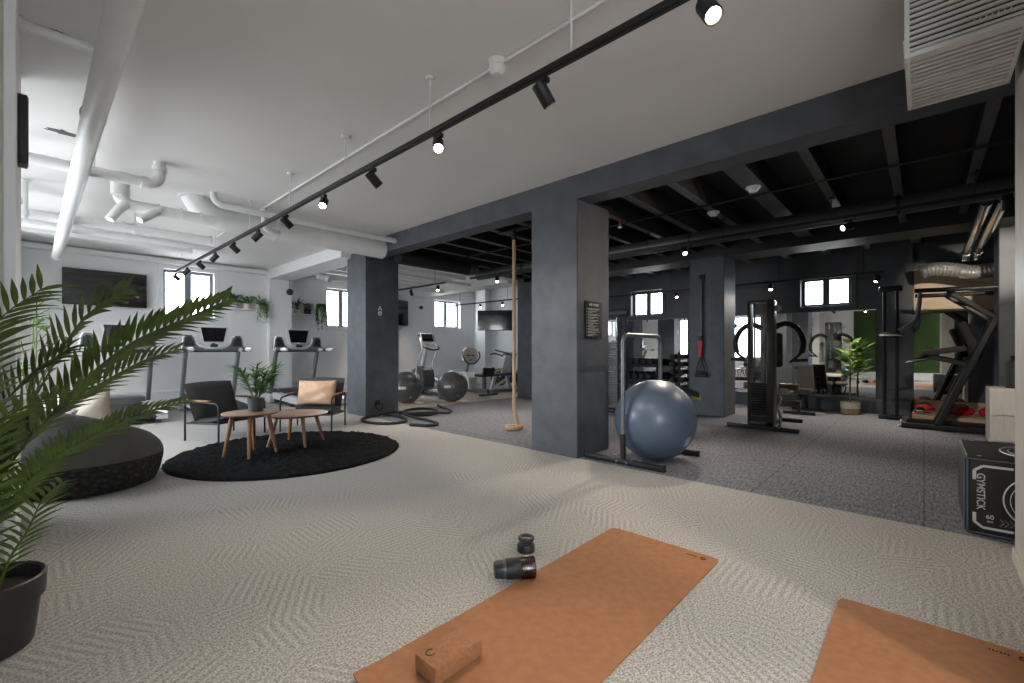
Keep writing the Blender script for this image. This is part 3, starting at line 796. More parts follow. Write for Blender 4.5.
# armchairs ----------------------------------------------------------
def armchair(loc, rz, label):
    # local: faces -y, width along x, depth .52
    t = thing('lounge_armchair', label, 'armchair', loc, rz)
    w, d = .35, .26
    for s_ in (-1, 1):
        x = s_ * w
        p = [(x, -d, 0), (x, -d, .40), *arc((x, -d + .07, .40), .07, PI, PI / 2, 5, 'yz')[1:], (x, d - .03, .485), (x, d, .47), (x, d, 0)]
        MB().tube(p, .0115, 10).cyl((x, -d, .225), (x, d, .215), .010, 10).build('side_frame', BLACK, t)
        MB().box((x, .03, .497), (.045, .30, .018), .006).build('arm_pad', OAK, t)
    MB().cyl((-w, d - .02, .215), (w, d - .02, .215), .010, 10).cyl((-w, -d + .02, .225), (w, -d + .02, .225), .010, 10).cyl((-w, d, .46), (w, d, .46), .010, 10).build('cross_rail', BLACK, t)
    sm = MB()
    n = 10; m = 12; vv = []; ff = []
    for side in (0, 1):
        for i in range(n + 1):
            for j in range(m + 1):
                u = -1 + 2 * i / n; v = j / m
                x = u * .325; y = -d - .02 + v * (d * 2 - .04)
                z = .285 - .05 * math.sin(v * PI * .9) * (1 - .3 * u * u) - .035 * v
                edge = (1 - u ** 8) * (1 - abs(2 * v - 1) ** 8)
                z += (.035 * edge + .004) if side == 0 else -.03 * edge
                vv.append((x, y, z))
    Q = (n + 1) * (m + 1)
    for b in (0, Q):
        for i in range(n):
            for j in range(m):
                ff.append((b + i * (m + 1) + j, b + (i + 1) * (m + 1) + j, b + (i + 1) * (m + 1) + j + 1, b + i * (m + 1) + j + 1))
    per = [i * (m + 1) for i in range(n + 1)] + [n * (m + 1) + j for j in range(1, m + 1)] + [i * (m + 1) + m for i in range(n - 1, -1, -1)] + [j for j in range(m - 1, 0, -1)]
    for a, b in zip(per, per[1:] + per[:1]):
        ff.append((a, b, b + Q, a + Q))
    MB().add(vv, ff).build('seat', CHAR, t, angle=60)
    vv = []; ff = []
    for side in (0, 1):
        for i in range(n + 1):
            for j in range(m + 1):
                u = -1 + 2 * i / n; v = j / m
                z = .21 + v * .50; x = u * (.325 + .01 * v)
                y = d - .10 + .17 * v + .03 * u * u * -1
                edge = (1 - u ** 8) * (1 - abs(2 * v - 1) ** 8)
                y += (-.035 * edge - .004) if side == 0 else .012 * edge
                vv.append((x, y, z - .012 * u * u * v))
    ff = []
    for b in (0, Q):
        for i in range(n):
            for j in range(m):
                ff.append((b + i * (m + 1) + j, b + (i + 1) * (m + 1) + j, b + (i + 1) * (m + 1) + j + 1, b + i * (m + 1) + j + 1))
    for a, b in zip(per, per[1:] + per[:1]):
        ff.append((a, b, b + Q, a + Q))
    MB().add(vv, ff).build('backrest', CHAR, t, angle=60)
    return t
# front-left / front-right legs measured on the floor
armchair((1.72, 6.63, 0), math.radians(28), 'black armchair with a bare charcoal seat behind the smaller table')
armchair((2.75, 6.41, 0), math.radians(-46), 'black armchair holding a tan cushion beside the dark column')
o = pillow_mb(.56, .37, .15, seed=12, wr=.014).build('cushion', TAN, angle=180, loc=(2.825, 6.49, .50), rot=(math.radians(-17), 0, math.radians(-46)))
tag(o, 'tan leather cushion propped in the black armchair by the dark column', 'cushion')

# ================================================================ PLANTS
def leaf_blade(mb, base, dirv, length, width, droop=.3, up=Vector((0, 0, 1)), seg=4, fold=.25, wave=0.0):
    """A lance-shaped folded leaf from base along dirv, curving down."""
    d = Vector(dirv).normalized(); p = Vector(base)
    side = d.cross(up)
    side = side.normalized() if side.length > 1e-3 else d.orthogonal().normalized()
    n = len(mb.v); rows = 0
    for i in range(seg + 1):
        q = i / seg
        w = width * (math.sin(min(1, q * 1.05 + .06) * PI) ** .7) * (1 - .25 * q) if i < seg else .0006
        nrm = side.cross(d).normalized()
        c = p
        mb.v += [tuple(c - side * w + nrm * w * fold), tuple(c), tuple(c + side * w + nrm * w * fold)]
        rows += 1
        p = p + d * (length / seg)
        d = (d + Vector((0, 0, -droop / seg))).normalized()
    for i in range(seg):
        a = n + i * 3
        mb.f += [(a, a + 3, a + 4, a + 1), (a + 1, a + 4, a + 5, a + 2)]
def frond(pts, parent, n=30, L=.24, w=.011, r=.006, seed=0, start=.22, mat_=LEAF, spread=.85, upl=.25, droop=.5, roll=0.0):
    rr = random.Random(seed)
    path = smooth_path(pts, 14)
    mb = MB()
    m = len(path)
    mb.tube(path, [r * (1 - .8 * i / (m - 1)) for i in range(m)], 6)
    acc = [0]
    for a, b in zip(path[:-1], path[1:]): acc.append(acc[-1] + (b - a).length)
    tot = acc[-1]
    for k in range(n):
        q = start + (1 - start) * k / (n - 1)
        s_ = q * tot
        i = max(j for j in range(m) if acc[j] <= s_ + 1e-9); i = min(i, m - 2)
        f = (s_ - acc[i]) / max(1e-6, acc[i + 1] - acc[i])
        p = path[i].lerp(path[i + 1], f); tg = (path[i + 1] - path[i]).normalized()
        sd = tg.cross(Vector((0, 0, 1)))
        sd = sd.normalized() if sd.length > .05 else Vector((1, 0, 0))
        nu = sd.cross(tg).normalized()
        sd, nu = sd * math.cos(roll) + nu * math.sin(roll), nu * math.cos(roll) - sd * math.sin(roll)
        prof = .55 + .45 * math.sin(min(1, (q - start) / (1 - start) * 1.5 + .25) * PI * .62)
        ll = L * prof * (1 - .45 * max(0, q - .72) / .28) * rr.uniform(.9, 1.08)
        for sg in (1, -1):
            fw = .62 + .5 * q + rr.uniform(-.06, .06)
            dv = tg * fw + sd * sg * spread + nu * (upl + rr.uniform(-.08, .08))
            leaf_blade(mb, p + tg * (.006 * sg), dv, ll, w * rr.uniform(.85, 1.1), droop + rr.uniform(-.1, .15), nu)
    return mb.build('frond', mat_, parent, angle=60)

t = thing('potted_palm', 'large palm in a black pot in front of the white wall end', 'palm plant', (-.125, 2.555, 0))
PX, PY = -.125, 2.555
MB().lathe([(.128, 0), (.135, .01), (.150, .14), (.152, .175), (.166, .18), (.170, .26), (.163, .265), (.155, .258), (.150, .21)], 40, capt=False).build('pot', BLKP, t)
MB().lathe([(.001, .215), (.10, .222), (.150, .21)], 30, capb=False, capt=False).build('soil', SOIL, t)
def loc(pts): return [(x - PX, y - PY, z) for x, y, z in pts]
FR = [
 ([(-.12, 2.58, .2), (-.11, 2.646, .53), (.039, 2.661, .829), (.264, 2.585, 1.12), (.475, 2.421, 1.265), (.585, 2.325, 1.335)], 40, .20, .0155, 1),
 ([(-.14, 2.60, .2), (-.12, 2.70, .58), (.02, 2.80, .94), (.134, 2.84, 1.214), (.225, 2.851, 1.34), (.30, 2.85, 1.40)], 26, .19, .018, 2),
 ([(-.12, 2.56, .2), (-.12, 2.70, .594), (.025, 2.677, .808), (.17, 2.613, .949), (.324, 2.521, 1.067), (.433, 2.477, 1.116)], 38, .16, .012, 3),
 ([(-.10, 2.54, .2), (-.09, 2.56, .471), (.049, 2.45, .692), (.167, 2.351, .791), (.29, 2.262, .868), (.414, 2.202, .91)], 44, .12, .0095, 4),
 ([(-.09, 2.52, .2), (-.055, 2.44, .356), (-.008, 2.364, .473), (.026, 2.298, .587), (.068, 2.222, .65)], 15, .10, .008, 5),
 ([(-.15, 2.54, .2), (-.16, 2.50, .60), (-.16, 2.46, .95), (-.09, 2.38, 1.2), (.02, 2.28, 1.33)], 30, .20, .011, 6),
 ([(-.16, 2.57, .2), (-.22, 2.60, .6), (-.40, 2.66, 1.0), (-.62, 2.7, 1.2)], 26, .22, .011, 7),
 ([(-.13, 2.50, .2), (-.12, 2.42, .5), (-.12, 2.32, .74), (-.05, 2.22, .9), (.05, 2.12, .97)], 18, .14, .010, 8),
 ([(-.17, 2.52, .2), (-.22, 2.40, .55), (-.38, 2.25, .85), (-.55, 2.1, 1.0)], 26, .20, .011, 9),
 ([(-.13, 2.58, .2), (-.13, 2.60, .55), (-.11, 2.66, .80), (-.02, 2.66, 1.0), (.10, 2.60, 1.12)], 28, .18, .010, 10),
]
ROLL = {1: .42, 2: .75, 3: .40, 4: .50, 5: .3, 6: .3, 8: .3, 10: .35}
for pts, n, L, w, sd in FR:
    frond(loc(pts), t, n, L, w * .95, seed=sd, roll=ROLL.get(sd, 0))

# small bamboo palm on the table
t = thing('potted_plant', 'small bushy green palm in a dark pot on the smaller coffee table', 'plant', (1.61, 5.17, .476))
MB().lathe([(.062, 0), (.068, .004), (.082, .135), (.078, .14), (.072, .13), (.06, .1)], 30, capt=False).build('pot', DGREY, t)
MB().lathe([(.001, .12), (.072, .118)], 20, capb=False, capt=False).build('soil', SOIL, t)
rr = random.Random(21)
st = MB(); lv = MB()
for k in range(22):
    a = rr.uniform(0, 2 * PI); sp_ = rr.uniform(.03, .25); h = rr.uniform(.14, .38)
    tip = Vector((sp_ * math.cos(a), sp_ * math.sin(a), .11 + h))
    b0 = Vector((.02 * math.cos(a), .02 * math.sin(a), .11))
    mid = b0.lerp(tip, .55) + Vector((0, 0, .03))
    path = smooth_path([b0, mid, tip], 6)
    st.tube(path, .0028, 5)
    for j in range(3, len(path)):
        for u in range(2):
            aa = a + rr.uniform(-1.6, 1.6)
            dv = Vector((math.cos(aa), math.sin(aa), rr.uniform(.1, .9)))
            leaf_blade(lv, path[j], dv, rr.uniform(.11, .20), .0105, .5, seg=3)
st.build('stems', STEM, t); lv.build('foliage', LEAF2, t, angle=60)

# fig tree by the mirror
t = thing('potted_fig_tree', 'small broad-leaved fig tree in a banded pale pot before the mirror', 'plant', (9.78, .95, 0))
MB().lathe([(.125, 0), (.132, .005), (.14, .10)], 30, capt=False).build('pot_base_band', mat('terracotta_band', (.45, .25, .13), .7), t)
MB().lathe([(.1401, .10), (.142, .21), (.134, .212), (.125, .17)], 30, capb=False, capt=False).build('pot', CREAM, t)
MB().lathe([(.001, .18), (.128, .175)], 20, capb=False, capt=False).build('soil', SOIL, t)
MB().tube(smooth_path([(0, 0, .17), (.01, .005, .45), (-.005, 0, .75), (.0, .01, 1.0), (.01, .0, 1.2)], 5), [.016 - .0004 * i for i in range(21)], 8).build('trunk', BARK, t)
lv = MB(); rr = random.Random(5)
for k in range(46):
    z = rr.uniform(.66, 1.25); a = rr.uniform(0, 2 * PI)
    r0 = rr.uniform(.02, .16)
    p = Vector((r0 * math.cos(a), r0 * math.sin(a), z))
    dv = Vector((math.cos(a), math.sin(a), rr.uniform(.1, 1.0)))
    leaf_blade(lv, p, dv, rr.uniform(.15, .22), rr.uniform(.055, .078), .45, seg=5, fold=.12)
for k in range(12):
    z = rr.uniform(.75, 1.2); a = rr.uniform(0, 2 * PI)
    lv.cyl((0, 0, z), (.13 * math.cos(a), .13 * math.sin(a), z + .08), .004, 5)
lv.build('foliage', FIGL, t, angle=60)

# wall shelves with plants
def shelf(name, lo, hi, label):
    t = thing('wall_shelf', label, 'shelf', ((lo[0] + hi[0]) / 2, hi[1], lo[2]))
    cx, cy_, cz = t.location
    MB().span((lo[0] - cx, lo[1] - cy_, 0), (hi[0] - cx, 0, hi[2] - cz), .004).build('board', WHITE, t)
    for x in (lo[0] - cx + .12, hi[0] - cx - .12):
        MB().span((x - .01, lo[1] - cy_ + .04, -.012), (x + .01, -.001, 0)).build('bracket', WHITE, t)
shelf('wall_shelf', (2.72, 10.68, 1.985), (3.60, 10.9, 2.01), 'white wall shelf of three pot plants beside the first window')
shelf('wall_shelf', (4.15, 11.18, 1.985), (4.78, 11.4, 2.01), 'white wall shelf with the spiky plant beside the second window')
def pot_mb(r, h): return MB().lathe([(r * .8, 0), (r * .85, .004), (r, h), (r * .93, h), (r * .88, h - .02)], 22, capt=False)
def bushy(loc_, label, potm, r, h, n, spread, hh, lw, ll, seed, droop=.6, lm=LEAF2, trail=0):
    t = thing('potted_plant', label, 'plant', loc_, 0, 'plants on the wall shelves')
    pot_mb(r, h).build('pot', potm, t)
    MB().lathe([(.001, h - .02), (r * .9, h - .022)], 16, capb=False, capt=False).build('soil', SOIL, t)
    lv = MB(); rr = random.Random(seed)
    for k in range(n):
        a = rr.uniform(0, 2 * PI); q = rr.random() ** .7
        base = Vector((q * spread * math.cos(a) * .5, -abs(q * spread * math.sin(a) * .5) * .6, h + rr.uniform(-.01, .1) * hh / .15))
        dv = Vector((math.cos(a), -abs(math.sin(a)) * .7, rr.uniform(.0, 1.1)))
        leaf_blade(lv, base, dv, rr.uniform(.7, 1.1) * ll, lw * rr.uniform(.8, 1.2), droop, seg=4, fold=.15)
        lv.tube([(0, 0, h - .02), base], .002, 4)
    for k in range(trail):
        a = rr.uniform(-1.5, 1.5); L = rr.uniform(.2, .42)
        x0 = r * math.sin(a) * 1.2
        pts = smooth_path([(x0 * .5, -r * .6, h), (x0, -r * 1.15, h - .0), (x0 * 1.2, -r * 1.25, h - L * .5), (x0 * 1.2 + rr.uniform(-.03, .03), -r * 1.2, h - L)], 5)
        lv.tube(pts, .0022, 4)
        for p in pts[2:]:
            for u in range(2):
                leaf_blade(lv, p, (rr.uniform(-1, 1), rr.uniform(-1, -.1), rr.uniform(-.5, .5)), ll * .45, lw * .8, .6, seg=3)
    lv.build('foliage', lm, t, angle=60)
bushy((2.90, 10.79, 2.011), 'leafy green plant in a white bowl, nearest the first window', WHITE, .10, .12, 60, .30, .22, .028, .13, 31)
bushy((3.18, 10.79, 2.011), 'leafy plant in a small cream pot, middle of the wall shelf', CREAM, .075, .11, 46, .26, .2, .025, .12, 32)
bushy((3.44, 10.78, 2.011), 'fern trailing off the wall shelf beside the pilaster', CREAM, .08, .12, 50, .26, .18, .013, .17, 33, 1.4, LEAF3, 12)
bushy((4.43, 11.29, 2.011), 'spiky long-leaved plant on the shelf past the pilaster', CREAM, .075, .1, 34, .16, .15, .017, .26, 34, .35)
bushy((4.69, 11.30, 2.011), 'bushy plant in a black pot at the shelf end by the hanging vine', BLACK, .09, .13, 46, .22, .18, .028, .10, 35)
t = thing('hanging_plant', 'trailing vine in a wall pot beside the second window', 'plant', (5.0, 11.32, 2.12))
MB().lathe([(.05, 0), (.07, .12), (.065, .125)], 20, capt=False).build('pot', WHITE, t)
MB().box((0, .06, .06), (.03, .04, .03)).build('wall_bracket', WHITE, t)
lv = MB(); rr = random.Random(40)
for k in range(20):
    a = rr.uniform(-1.4, 1.4); L = rr.uniform(.15, .6); x0 = .09 * math.sin(a)
    pts = smooth_path([(x0 * .4, -.02, .12), (x0, -.09, .14), (x0 * 1.5, -.11, .1 - L * .4), (x0 * 1.6 + .03, -.1, .1 - L)], 5)
    lv.tube(pts, .002, 4)
    for p in pts[1:]:
        for u in range(2):
            leaf_blade(lv, p, (rr.uniform(-1, 1), rr.uniform(-1, -.1), rr.uniform(-.6, .4)), .075, .02, .5, seg=3)
lv.build('foliage', LEAF2, t, angle=60)
# tall plant in the far corner, between the wall end and the screen
t = thing('potted_monstera', 'split-leaved plant half hidden behind the wall end and palm', 'plant', (.0, 8.7, 0))
MB().lathe([(.12, 0), (.16, .28), (.15, .285), (.14, .25)], 26, capt=False).build('pot', DGREY, t)
MB().lathe([(.001, .26), (.14, .255)], 20, capb=False, capt=False).build('soil', SOIL, t)
st = MB(); lv = MB(); rr = random.Random(8)
for k in range(11):
    a = rr.uniform(0, 2 * PI); h = rr.uniform(.6, 1.3); sp_ = rr.uniform(.1, .3)
    tip = Vector((sp_ * math.cos(a), sp_ * math.sin(a), h + .26))
    st.tube(smooth_path([(0, 0, .25), (tip.x * .3, tip.y * .3, h * .6 + .2), tip], 5), .007, 6)
    leaf_blade(lv, tip, (math.cos(a), math.sin(a), .2), .30, .11, 1.1, seg=6, fold=.1)
for k in range(7):
    a = rr.uniform(-1.2, 1.2)
    p = Vector((.05, 0, 1.1 + .12 * k)); tip = p + Vector((.12 * math.cos(a), .12 * math.sin(a), .1))
    st.tube([(0, 0, .25), (.03, 0, .8), p, tip], .006, 6)
    leaf_blade(lv, tip, (math.cos(a), math.sin(a), .1), .2, .05, .9, seg=5)
st.build('stems', STEM, t); lv.build('foliage', LEAF3, t, angle=60)

# ================================================================ MATS, BLOCK, BOTTLE
def yoga_mat(lo, hi, label, curl=False):
    cx, cy_ = (lo[0] + hi[0]) / 2, (lo[1] + hi[1]) / 2
    t = thing('exercise_mat', label, 'exercise mat', (cx, cy_, 0.0005))
    a, b = (hi[0] - lo[0]) / 2, (hi[1] - lo[1]) / 2
    n, m = 40, 12; vs = []; fs = []
    for lay in (0, 1):
        for i in range(n + 1):
            for j in range(m + 1):
                x = -a + 2 * a * i / n; y = -b + 2 * b * j / m
                z = .0045 * lay + .0008 * (math.sin(x * 9 + y * 4) + 1)
                if curl:
                    k = max(0, (-a + .12 - x) / .12); z += .014 * k * k
                # slightly rounded corners
                ex = max(0, abs(x) - a + .03) / .03; ey = max(0, abs(y) - b + .03) / .03
                if ex > 0 and ey > 0:
                    l = math.hypot(ex, ey)
                    if l > 1:
                        x = math.copysign(a - .03 + .03 * ex / l, x); y = math.copysign(b - .03 + .03 * ey / l, y)
                vs.append((x, y, z))
    Q = (n + 1) * (m + 1)
    for q in (0, Q):
        for i in range(n):
            for j in range(m):
                fs.append((q + i * (m + 1) + j, q + (i + 1) * (m + 1) + j, q + (i + 1) * (m + 1) + j + 1, q + i * (m + 1) + j + 1))
    per = [i * (m + 1) for i in range(n + 1)] + [n * (m + 1) + j for j in range(1, m + 1)] + [i * (m + 1) + m for i in range(n - 1, -1, -1)] + [j for j in range(m - 1, 0, -1)]
    for p, q in zip(per, per[1:] + per[:1]): fs.append((p, q, q + Q, p + Q))
    MB().add(vs, fs).build('mat_sheet', CORK, t, angle=60)
    lg = MB()
    x = a - .055; y0 = -b + .10
    lg.tube(arc((x, y0 - .03, .0062), .012, 0, 2 * PI, 14, 'xy'), .0028, 5)
    for k in range(6):
        lg.box((x, y0 + .008 + k * .0095, .0062), (.009 if k % 2 else .013, .0055, .0012))
    lg.build('maker_mark', mat('burnt_print', (.05, .02, .01), .8), t)
    return t
yoga_mat((.735, .795), (2.49, 1.435), 'long cork exercise mat with the block and bottle on it', True)
yoga_mat((.75, -.335), (2.48, .28), 'second cork exercise mat, cut off at the picture corner by the pale wall')
t = thing('yoga_block', 'cork yoga block lying on the long exercise mat', 'yoga block', (1.01, 1.238, .0072), 0)
MB().box((0, 0, .031), (.215, .118, .062), .008).build('block_body', CORKB, t)
MB().tube(arc((-.068, .02, .0622), .016, .5, 5.2, 14, 'xy'), .0022, 5).build('maker_mark', mat('burnt_print', (.05, .02, .01), .8), t)
# shaker bottle lying at the mat edge
t = thing('shaker_bottle', 'smoky dark shaker bottle lying across the long mat edge', 'bottle', (1.598, 1.462, .058), math.radians(-38))
M = Euler((0, PI / 2, 0)).to_matrix().to_4x4()
MB().lathe([(.030, -.10), (.036, -.098), (.040, -.092), (.043, -.06)], 32, M=M, capt=False).build('base_cap', BLKP, t)
MB().lathe([(.043, -.06), (.0445, -.035), (.045, -.03)], 32, M=M, capb=False, capt=False).build('bottle_bottom', DGREY, t)
MB().lathe([(.0455, -.045), (.0475, -.04), (.0495, .026), (.047, .03)], 36, M=M, capb=False, capt=False).build('grip_band', BLACK, t)
MB().lathe([(.045, .02), (.0495, .03), (.052, .09), (.0515, .098), (.049, .098), (.047, .03)], 36, M=M, capb=False, capt=False).build('clear_body', BOTT, t)
gm = MB()
for k in range(6):
    gm.cyl((.03 + k * .01, -.048, -.012), (.03 + k * .01, -.0475, .012 if k % 2 else .004), .0012, 5)
gm.build('volume_marks', GREYM, t)
t = thing('bottle_lid', 'black flip-top bottle lid standing on the beige carpet', 'bottle lid', (1.875, 1.63, .0005), math.radians(20))
MB().lathe([(.046, 0), (.050, .003), (.049, .034), (.044, .044), (.022, .048), (.001, .048)], 32, capt=False).build('lid_body', BLKP, t)
MB().lathe([(.030, .046), (.029, .060), (.022, .064)], 18, (-.006, 0, 0)).build('spout', BLKP, t)
MB().tube([(-.04, .0, .036), (-.054, .0, .05), (-.04, .0, .064)], .010, 8).tube(arc((.006, 0, .068), .038, 0, 2 * PI, 20, 'xy')[:-1], .0095, 10, closed=True).build('carry_loop', BLKP, t)
# ================================================================ CARDIO
def treadmill(loc, label, rz=0):
    # local: runner faces +y; uprights near y=0
    t = thing('treadmill', label, 'treadmill', loc, rz, 'treadmills facing the window wall')
    dk = MB().prism([(-1.55, .10), (-1.55, .16), (-.20, .20), (-.20, .10)], 'x', -.40, .40)
    dk.box((-.33, -.85, .05), (.06, .12, .10)).box((.33, -.85, .05), (.06, .12, .10)).box((0, .25, .05), (.5, .3, .10)).box((-.33, -1.45, .05), (.06, .1, .10)).box((.33, -1.45, .05), (.06, .1, .10))
    dk.build('deck', DGREY, t)
    MB().prism([(-1.56, .165), (-1.52, .172), (-.18, .212), (-.18, .205)], 'x', -.26, .26).build('running_belt', RUBBER, t)
    for s_ in (-1, 1):
        MB().prism([(-1.60, .07), (-1.60, .16), (-1.50, .19), (-.1, .235), (-.1, .12)], 'x', s_ * .29 if s_ > 0 else -.43, .43 if s_ > 0 else -.29).build('side_rail', SILVER, t)
    MB().prism([(-.22, .10), (-.22, .21), (-.12, .30), (.20, .30), (.42, .20), (.44, .10)], 'x', -.36, .36).build('motor_hood', DGREY, t)
    for s_ in (-1, 1):
        MB().bar((s_ * .42, .10, .06), (s_ * .42, -.30, 1.14), .055, .11, .012, (0, 1, 0)).build('upright', GREYM, t)
        MB().prism([(-.02, .02), (-.1, .2), (.2, .2), (.32, .02)], 'x', s_ * .42 - .045, s_ * .42 + .045).build('upright_foot', SILVER, t)
        h = MB().tube([(s_ * .43, -.22, 1.125), (s_ * .45, -.45, 1.13), (s_ * .455, -.90, 1.13), (s_ * .455, -.94, 1.125)], [.042, .042, .040, .026], 14)
        ho = h.build('handrail', SILVER, t)
        MB().tube([(s_ * .454, -.46, 1.13), (s_ * .456, -.70, 1.13)], .045, 14).build('grip', BLKP, ho)
        # side pod of the console
        pod = MB()
        pts = [(-.49, 1.13), (-.475, 1.34), (-.44, 1.395), (-.34, 1.39), (-.27, 1.24), (-.2, 1.16), (-.2, 1.12)]
        pts = [(s_ * x, z) for x, z in pts]
        pod.prism(pts, 'y', -.36, -.25)
        po = pod.build('console_pod', GREYM, t, smooth=False)
        MB().prism([(s_ * x, z) for x, z in [(-.455, 1.19), (-.445, 1.33), (-.41, 1.365), (-.36, 1.36), (-.31, 1.25), (-.30, 1.19)]], 'y', -.366, -.358).build('pod_inset', BLKP, po, smooth=False)
        MB().tube([(s_ * -0 + s_ * .485, -.34, 1.12), (s_ * .47, -.345, 1.34), (s_ * .437, -.345, 1.40)], .019, 8).build('pod_trim', SILVER, po)
    MB().bar((-.42, -.30, 1.13), (.42, -.30, 1.13), .06, .10, .012, (0, 0, 1)).build('cross_bar', DGREY, t)
    MB().tube([(-.36, -.42, 1.12), (-.2, -.45, 1.115), (.2, -.45, 1.115), (.36, -.42, 1.12)], .016, 10).build('front_grip_bar', GREYM, t)
    # U-shaped bright bezel holding the screen
    MB().tube(smooth_path([(-.30, -.33, 1.36), (-.27, -.34, 1.24), (-.15, -.36, 1.165), (0, -.37, 1.15), (.15, -.36, 1.165), (.27, -.34, 1.24), (.30, -.33, 1.36)], 5), .022, 10, flat=1.4).build('console_bezel', SILVER, t)
    sc = MB()
    sc.prism([(-.225, 1.55), (-.235, 1.53), (-.17, 1.27), (-.15, 1.25), (.15, 1.25), (.17, 1.27), (.235, 1.53), (.225, 1.55)], 'y', -.345, -.30)
    so = sc.build('screen_housing', SILVER, t)
    MB().prism([(-.205, 1.535), (-.155, 1.275), (.155, 1.275), (.205, 1.535)], 'y', -.349, -.344).build('screen', TVM, so, smooth=False)
    MB().box((0, -.36, 1.20), (.12, .06, .06), .015).cyl((0, -.32, 1.14), (0, -.31, 1.28), .03, 12).build('safety_key_block', BLKP, t)
    return t
treadmill((1.0, 10.15, 0), 'treadmill under the wall television, half hidden behind the beanbag')
treadmill((2.31, 10.05, 0), 'treadmill in front of the first window and plant shelf, behind the bare armchair')
treadmill((3.84, 10.05, 0), 'treadmill by the pilaster and the spiky plant, behind the tan cushion')
for o in list(bpy.data.objects):
    pass

def elliptical(loc, rz, label):
    # local: user faces +y
    t = thing('elliptical_trainer', label, 'elliptical trainer', loc, rz, 'elliptical trainers')
    MB().bar((-.32, -.85, .03), (.32, -.85, .03), .07, .05).bar((-.30, .75, .03), (.30, .75, .03), .07, .05).bar((0, -.85, .04), (0, .75, .04), .09, .06).build('base_frame', GREYM, t)
    M = Euler((0, PI / 2, 0)).to_matrix().to_4x4()
    hs = MB().prism([(.15, .06), (.05, .35), (.12, .62), (.35, .72), (.62, .60), (.72, .30), (.72, .06)], 'x', -.16, .16)
    hs.build('flywheel_housing', DGREY, t)
    for s_ in (-1, 1):
        MB().tube([(s_ * .165, .40, .38), (s_ * .19, .40, .38)], .17, 24).build('crank_disc', SILVER, t)
    MB().bar((0, .42, .60), (0, .20, 1.28), .10, .12, .02, (0, 1, 0)).build('mast', SILVER, t)
    MB().box((0, .19, 1.42), (.40, .06, .28), .02, (-.35, 0, 0)).build('console', SILVER, t)
    MB().box((0, .152, 1.43), (.32, .012, .20), .004, (-.35, 0, 0)).build('screen', TVM, t)
    MB().tube(smooth_path([(-.22, .05, 1.22), (-.18, -.10, 1.16), (0, -.13, 1.12), (.18, -.10, 1.16), (.22, .05, 1.22)], 5), .02, 10).build('fixed_grip', BLKP, t)
    for s_ in (-1, 1):
        y0 = .06 * s_
        a = MB().tube(smooth_path([(s_ * .24, .30, .40), (s_ * .27, .26 + y0, .80), (s_ * .29, .05 + y0 * 2, 1.15), (s_ * .28, .22 + y0 * 2, 1.50)], 6), .019, 10).build('moving_arm', SILVER, t)
        MB().tube([(s_ * .283, .14 + y0 * 2, 1.34), (s_ * .28, .225 + y0 * 2, 1.515)], .025, 12).build('arm_grip', BLKP, a)
        z0 = .20 + .08 * s_
        MB().bar((s_ * .20, .42, .34 + .12 * s_), (s_ * .20, -.78, .14), .05, .06, .008).build('pedal_bar', SILVER, t)
        MB().box((s_ * .20, -.22, z0 + .06), (.15, .38, .03), .012, (-.1, 0, 0)).box((s_ * .28, -.22, z0 + .09), (.012, .36, .05), .004).build('pedal', BLKP, t)
    MB().bar((-.12, -.82, .10), (-.12, .5, .10), .02, .03).bar((.12, -.82, .10), (.12, .5, .10), .02, .03).build('roller_ramp', CHROME, t)
    return t
E1 = elliptical((6.75, 9.0, 0), math.radians(-4), 'silver elliptical trainer standing between the two grey exercise balls')
elliptical((5.50, 9.15, 0), math.radians(-3), 'elliptical trainer mostly hidden behind the front-left dark column')

def recumbent(loc, rz, label):
    # local: rider faces +y
    t = thing('recumbent_bike', label, 'exercise bike', loc, rz)
    MB().bar((-.28, -.62, .03), (.28, -.62, .03), .06, .05).bar((-.25, .62, .03), (.25, .62, .03), .06, .05).bar((0, -.62, .10), (0, .62, .10), .10, .12, .015).build('base_frame', GREYM, t)
    MB().prism([(.0, .12), (.02, .42), (.15, .55), (.45, .55), (.62, .35), (.62, .12)], 'x', -.13, .13).build('drive_housing', SILVER, t)
    MB().bar((0, .36, .42), (0, .20, .84), .06, .07, .01, (0, 1, 0)).build('console_post', GREYM, t)
    MB().prism([(-.20, .84), (-.23, .94), (-.20, 1.12), (-.1, 1.18), (.1, 1.18), (.20, 1.12), (.23, .94), (.20, .84), (.08, .79), (-.08, .79)], 'y', .13, .20).build('console', CREAM, t)
    MB().box((-.075, .125, .98), (.11, .012, .03), .003).box((.075, .125, .98), (.11, .012, .03), .003).box((0, .125, .86), (.05, .012, .03), .003).build('display_slot', BLKP, t)
    MB().tube(smooth_path([(-.25, .12, 1.08), (-.26, .08, .94), (-.13, .09, .79), (0, .12, .76), (.13, .09, .79), (.26, .08, .94), (.25, .12, 1.08)], 5), .018, 10).build('handlebar', BLKP, t)
    MB().box((0, -.45, .50), (.40, .34, .08), .035).build('seat', BLKP, t)
    MB().box((0, -.63, .60), (.36, .06, .20), .03, (.2, 0, 0)).build('backrest', BLKP, t)
    MB().bar((0, -.45, .14), (0, -.45, .48), .08, .08, .01).build('seat_post', GREYM, t)
    for s_ in (-1, 1):
        MB().bar((s_ * .15, .28, .32), (s_ * .15, .28 + .14 * s_, .32 - .08 * s_), .02, .03, .004, (1, 0, 0)).box((s_ * .21, .28 + .15 * s_, .32 - .08 * s_), (.1, .09, .03), .008).build('crank', GREYM, t)
    return t
recumbent((7.68, 8.45, 0), math.radians(-6), 'recumbent bike with a cream console behind the labelled grey ball')

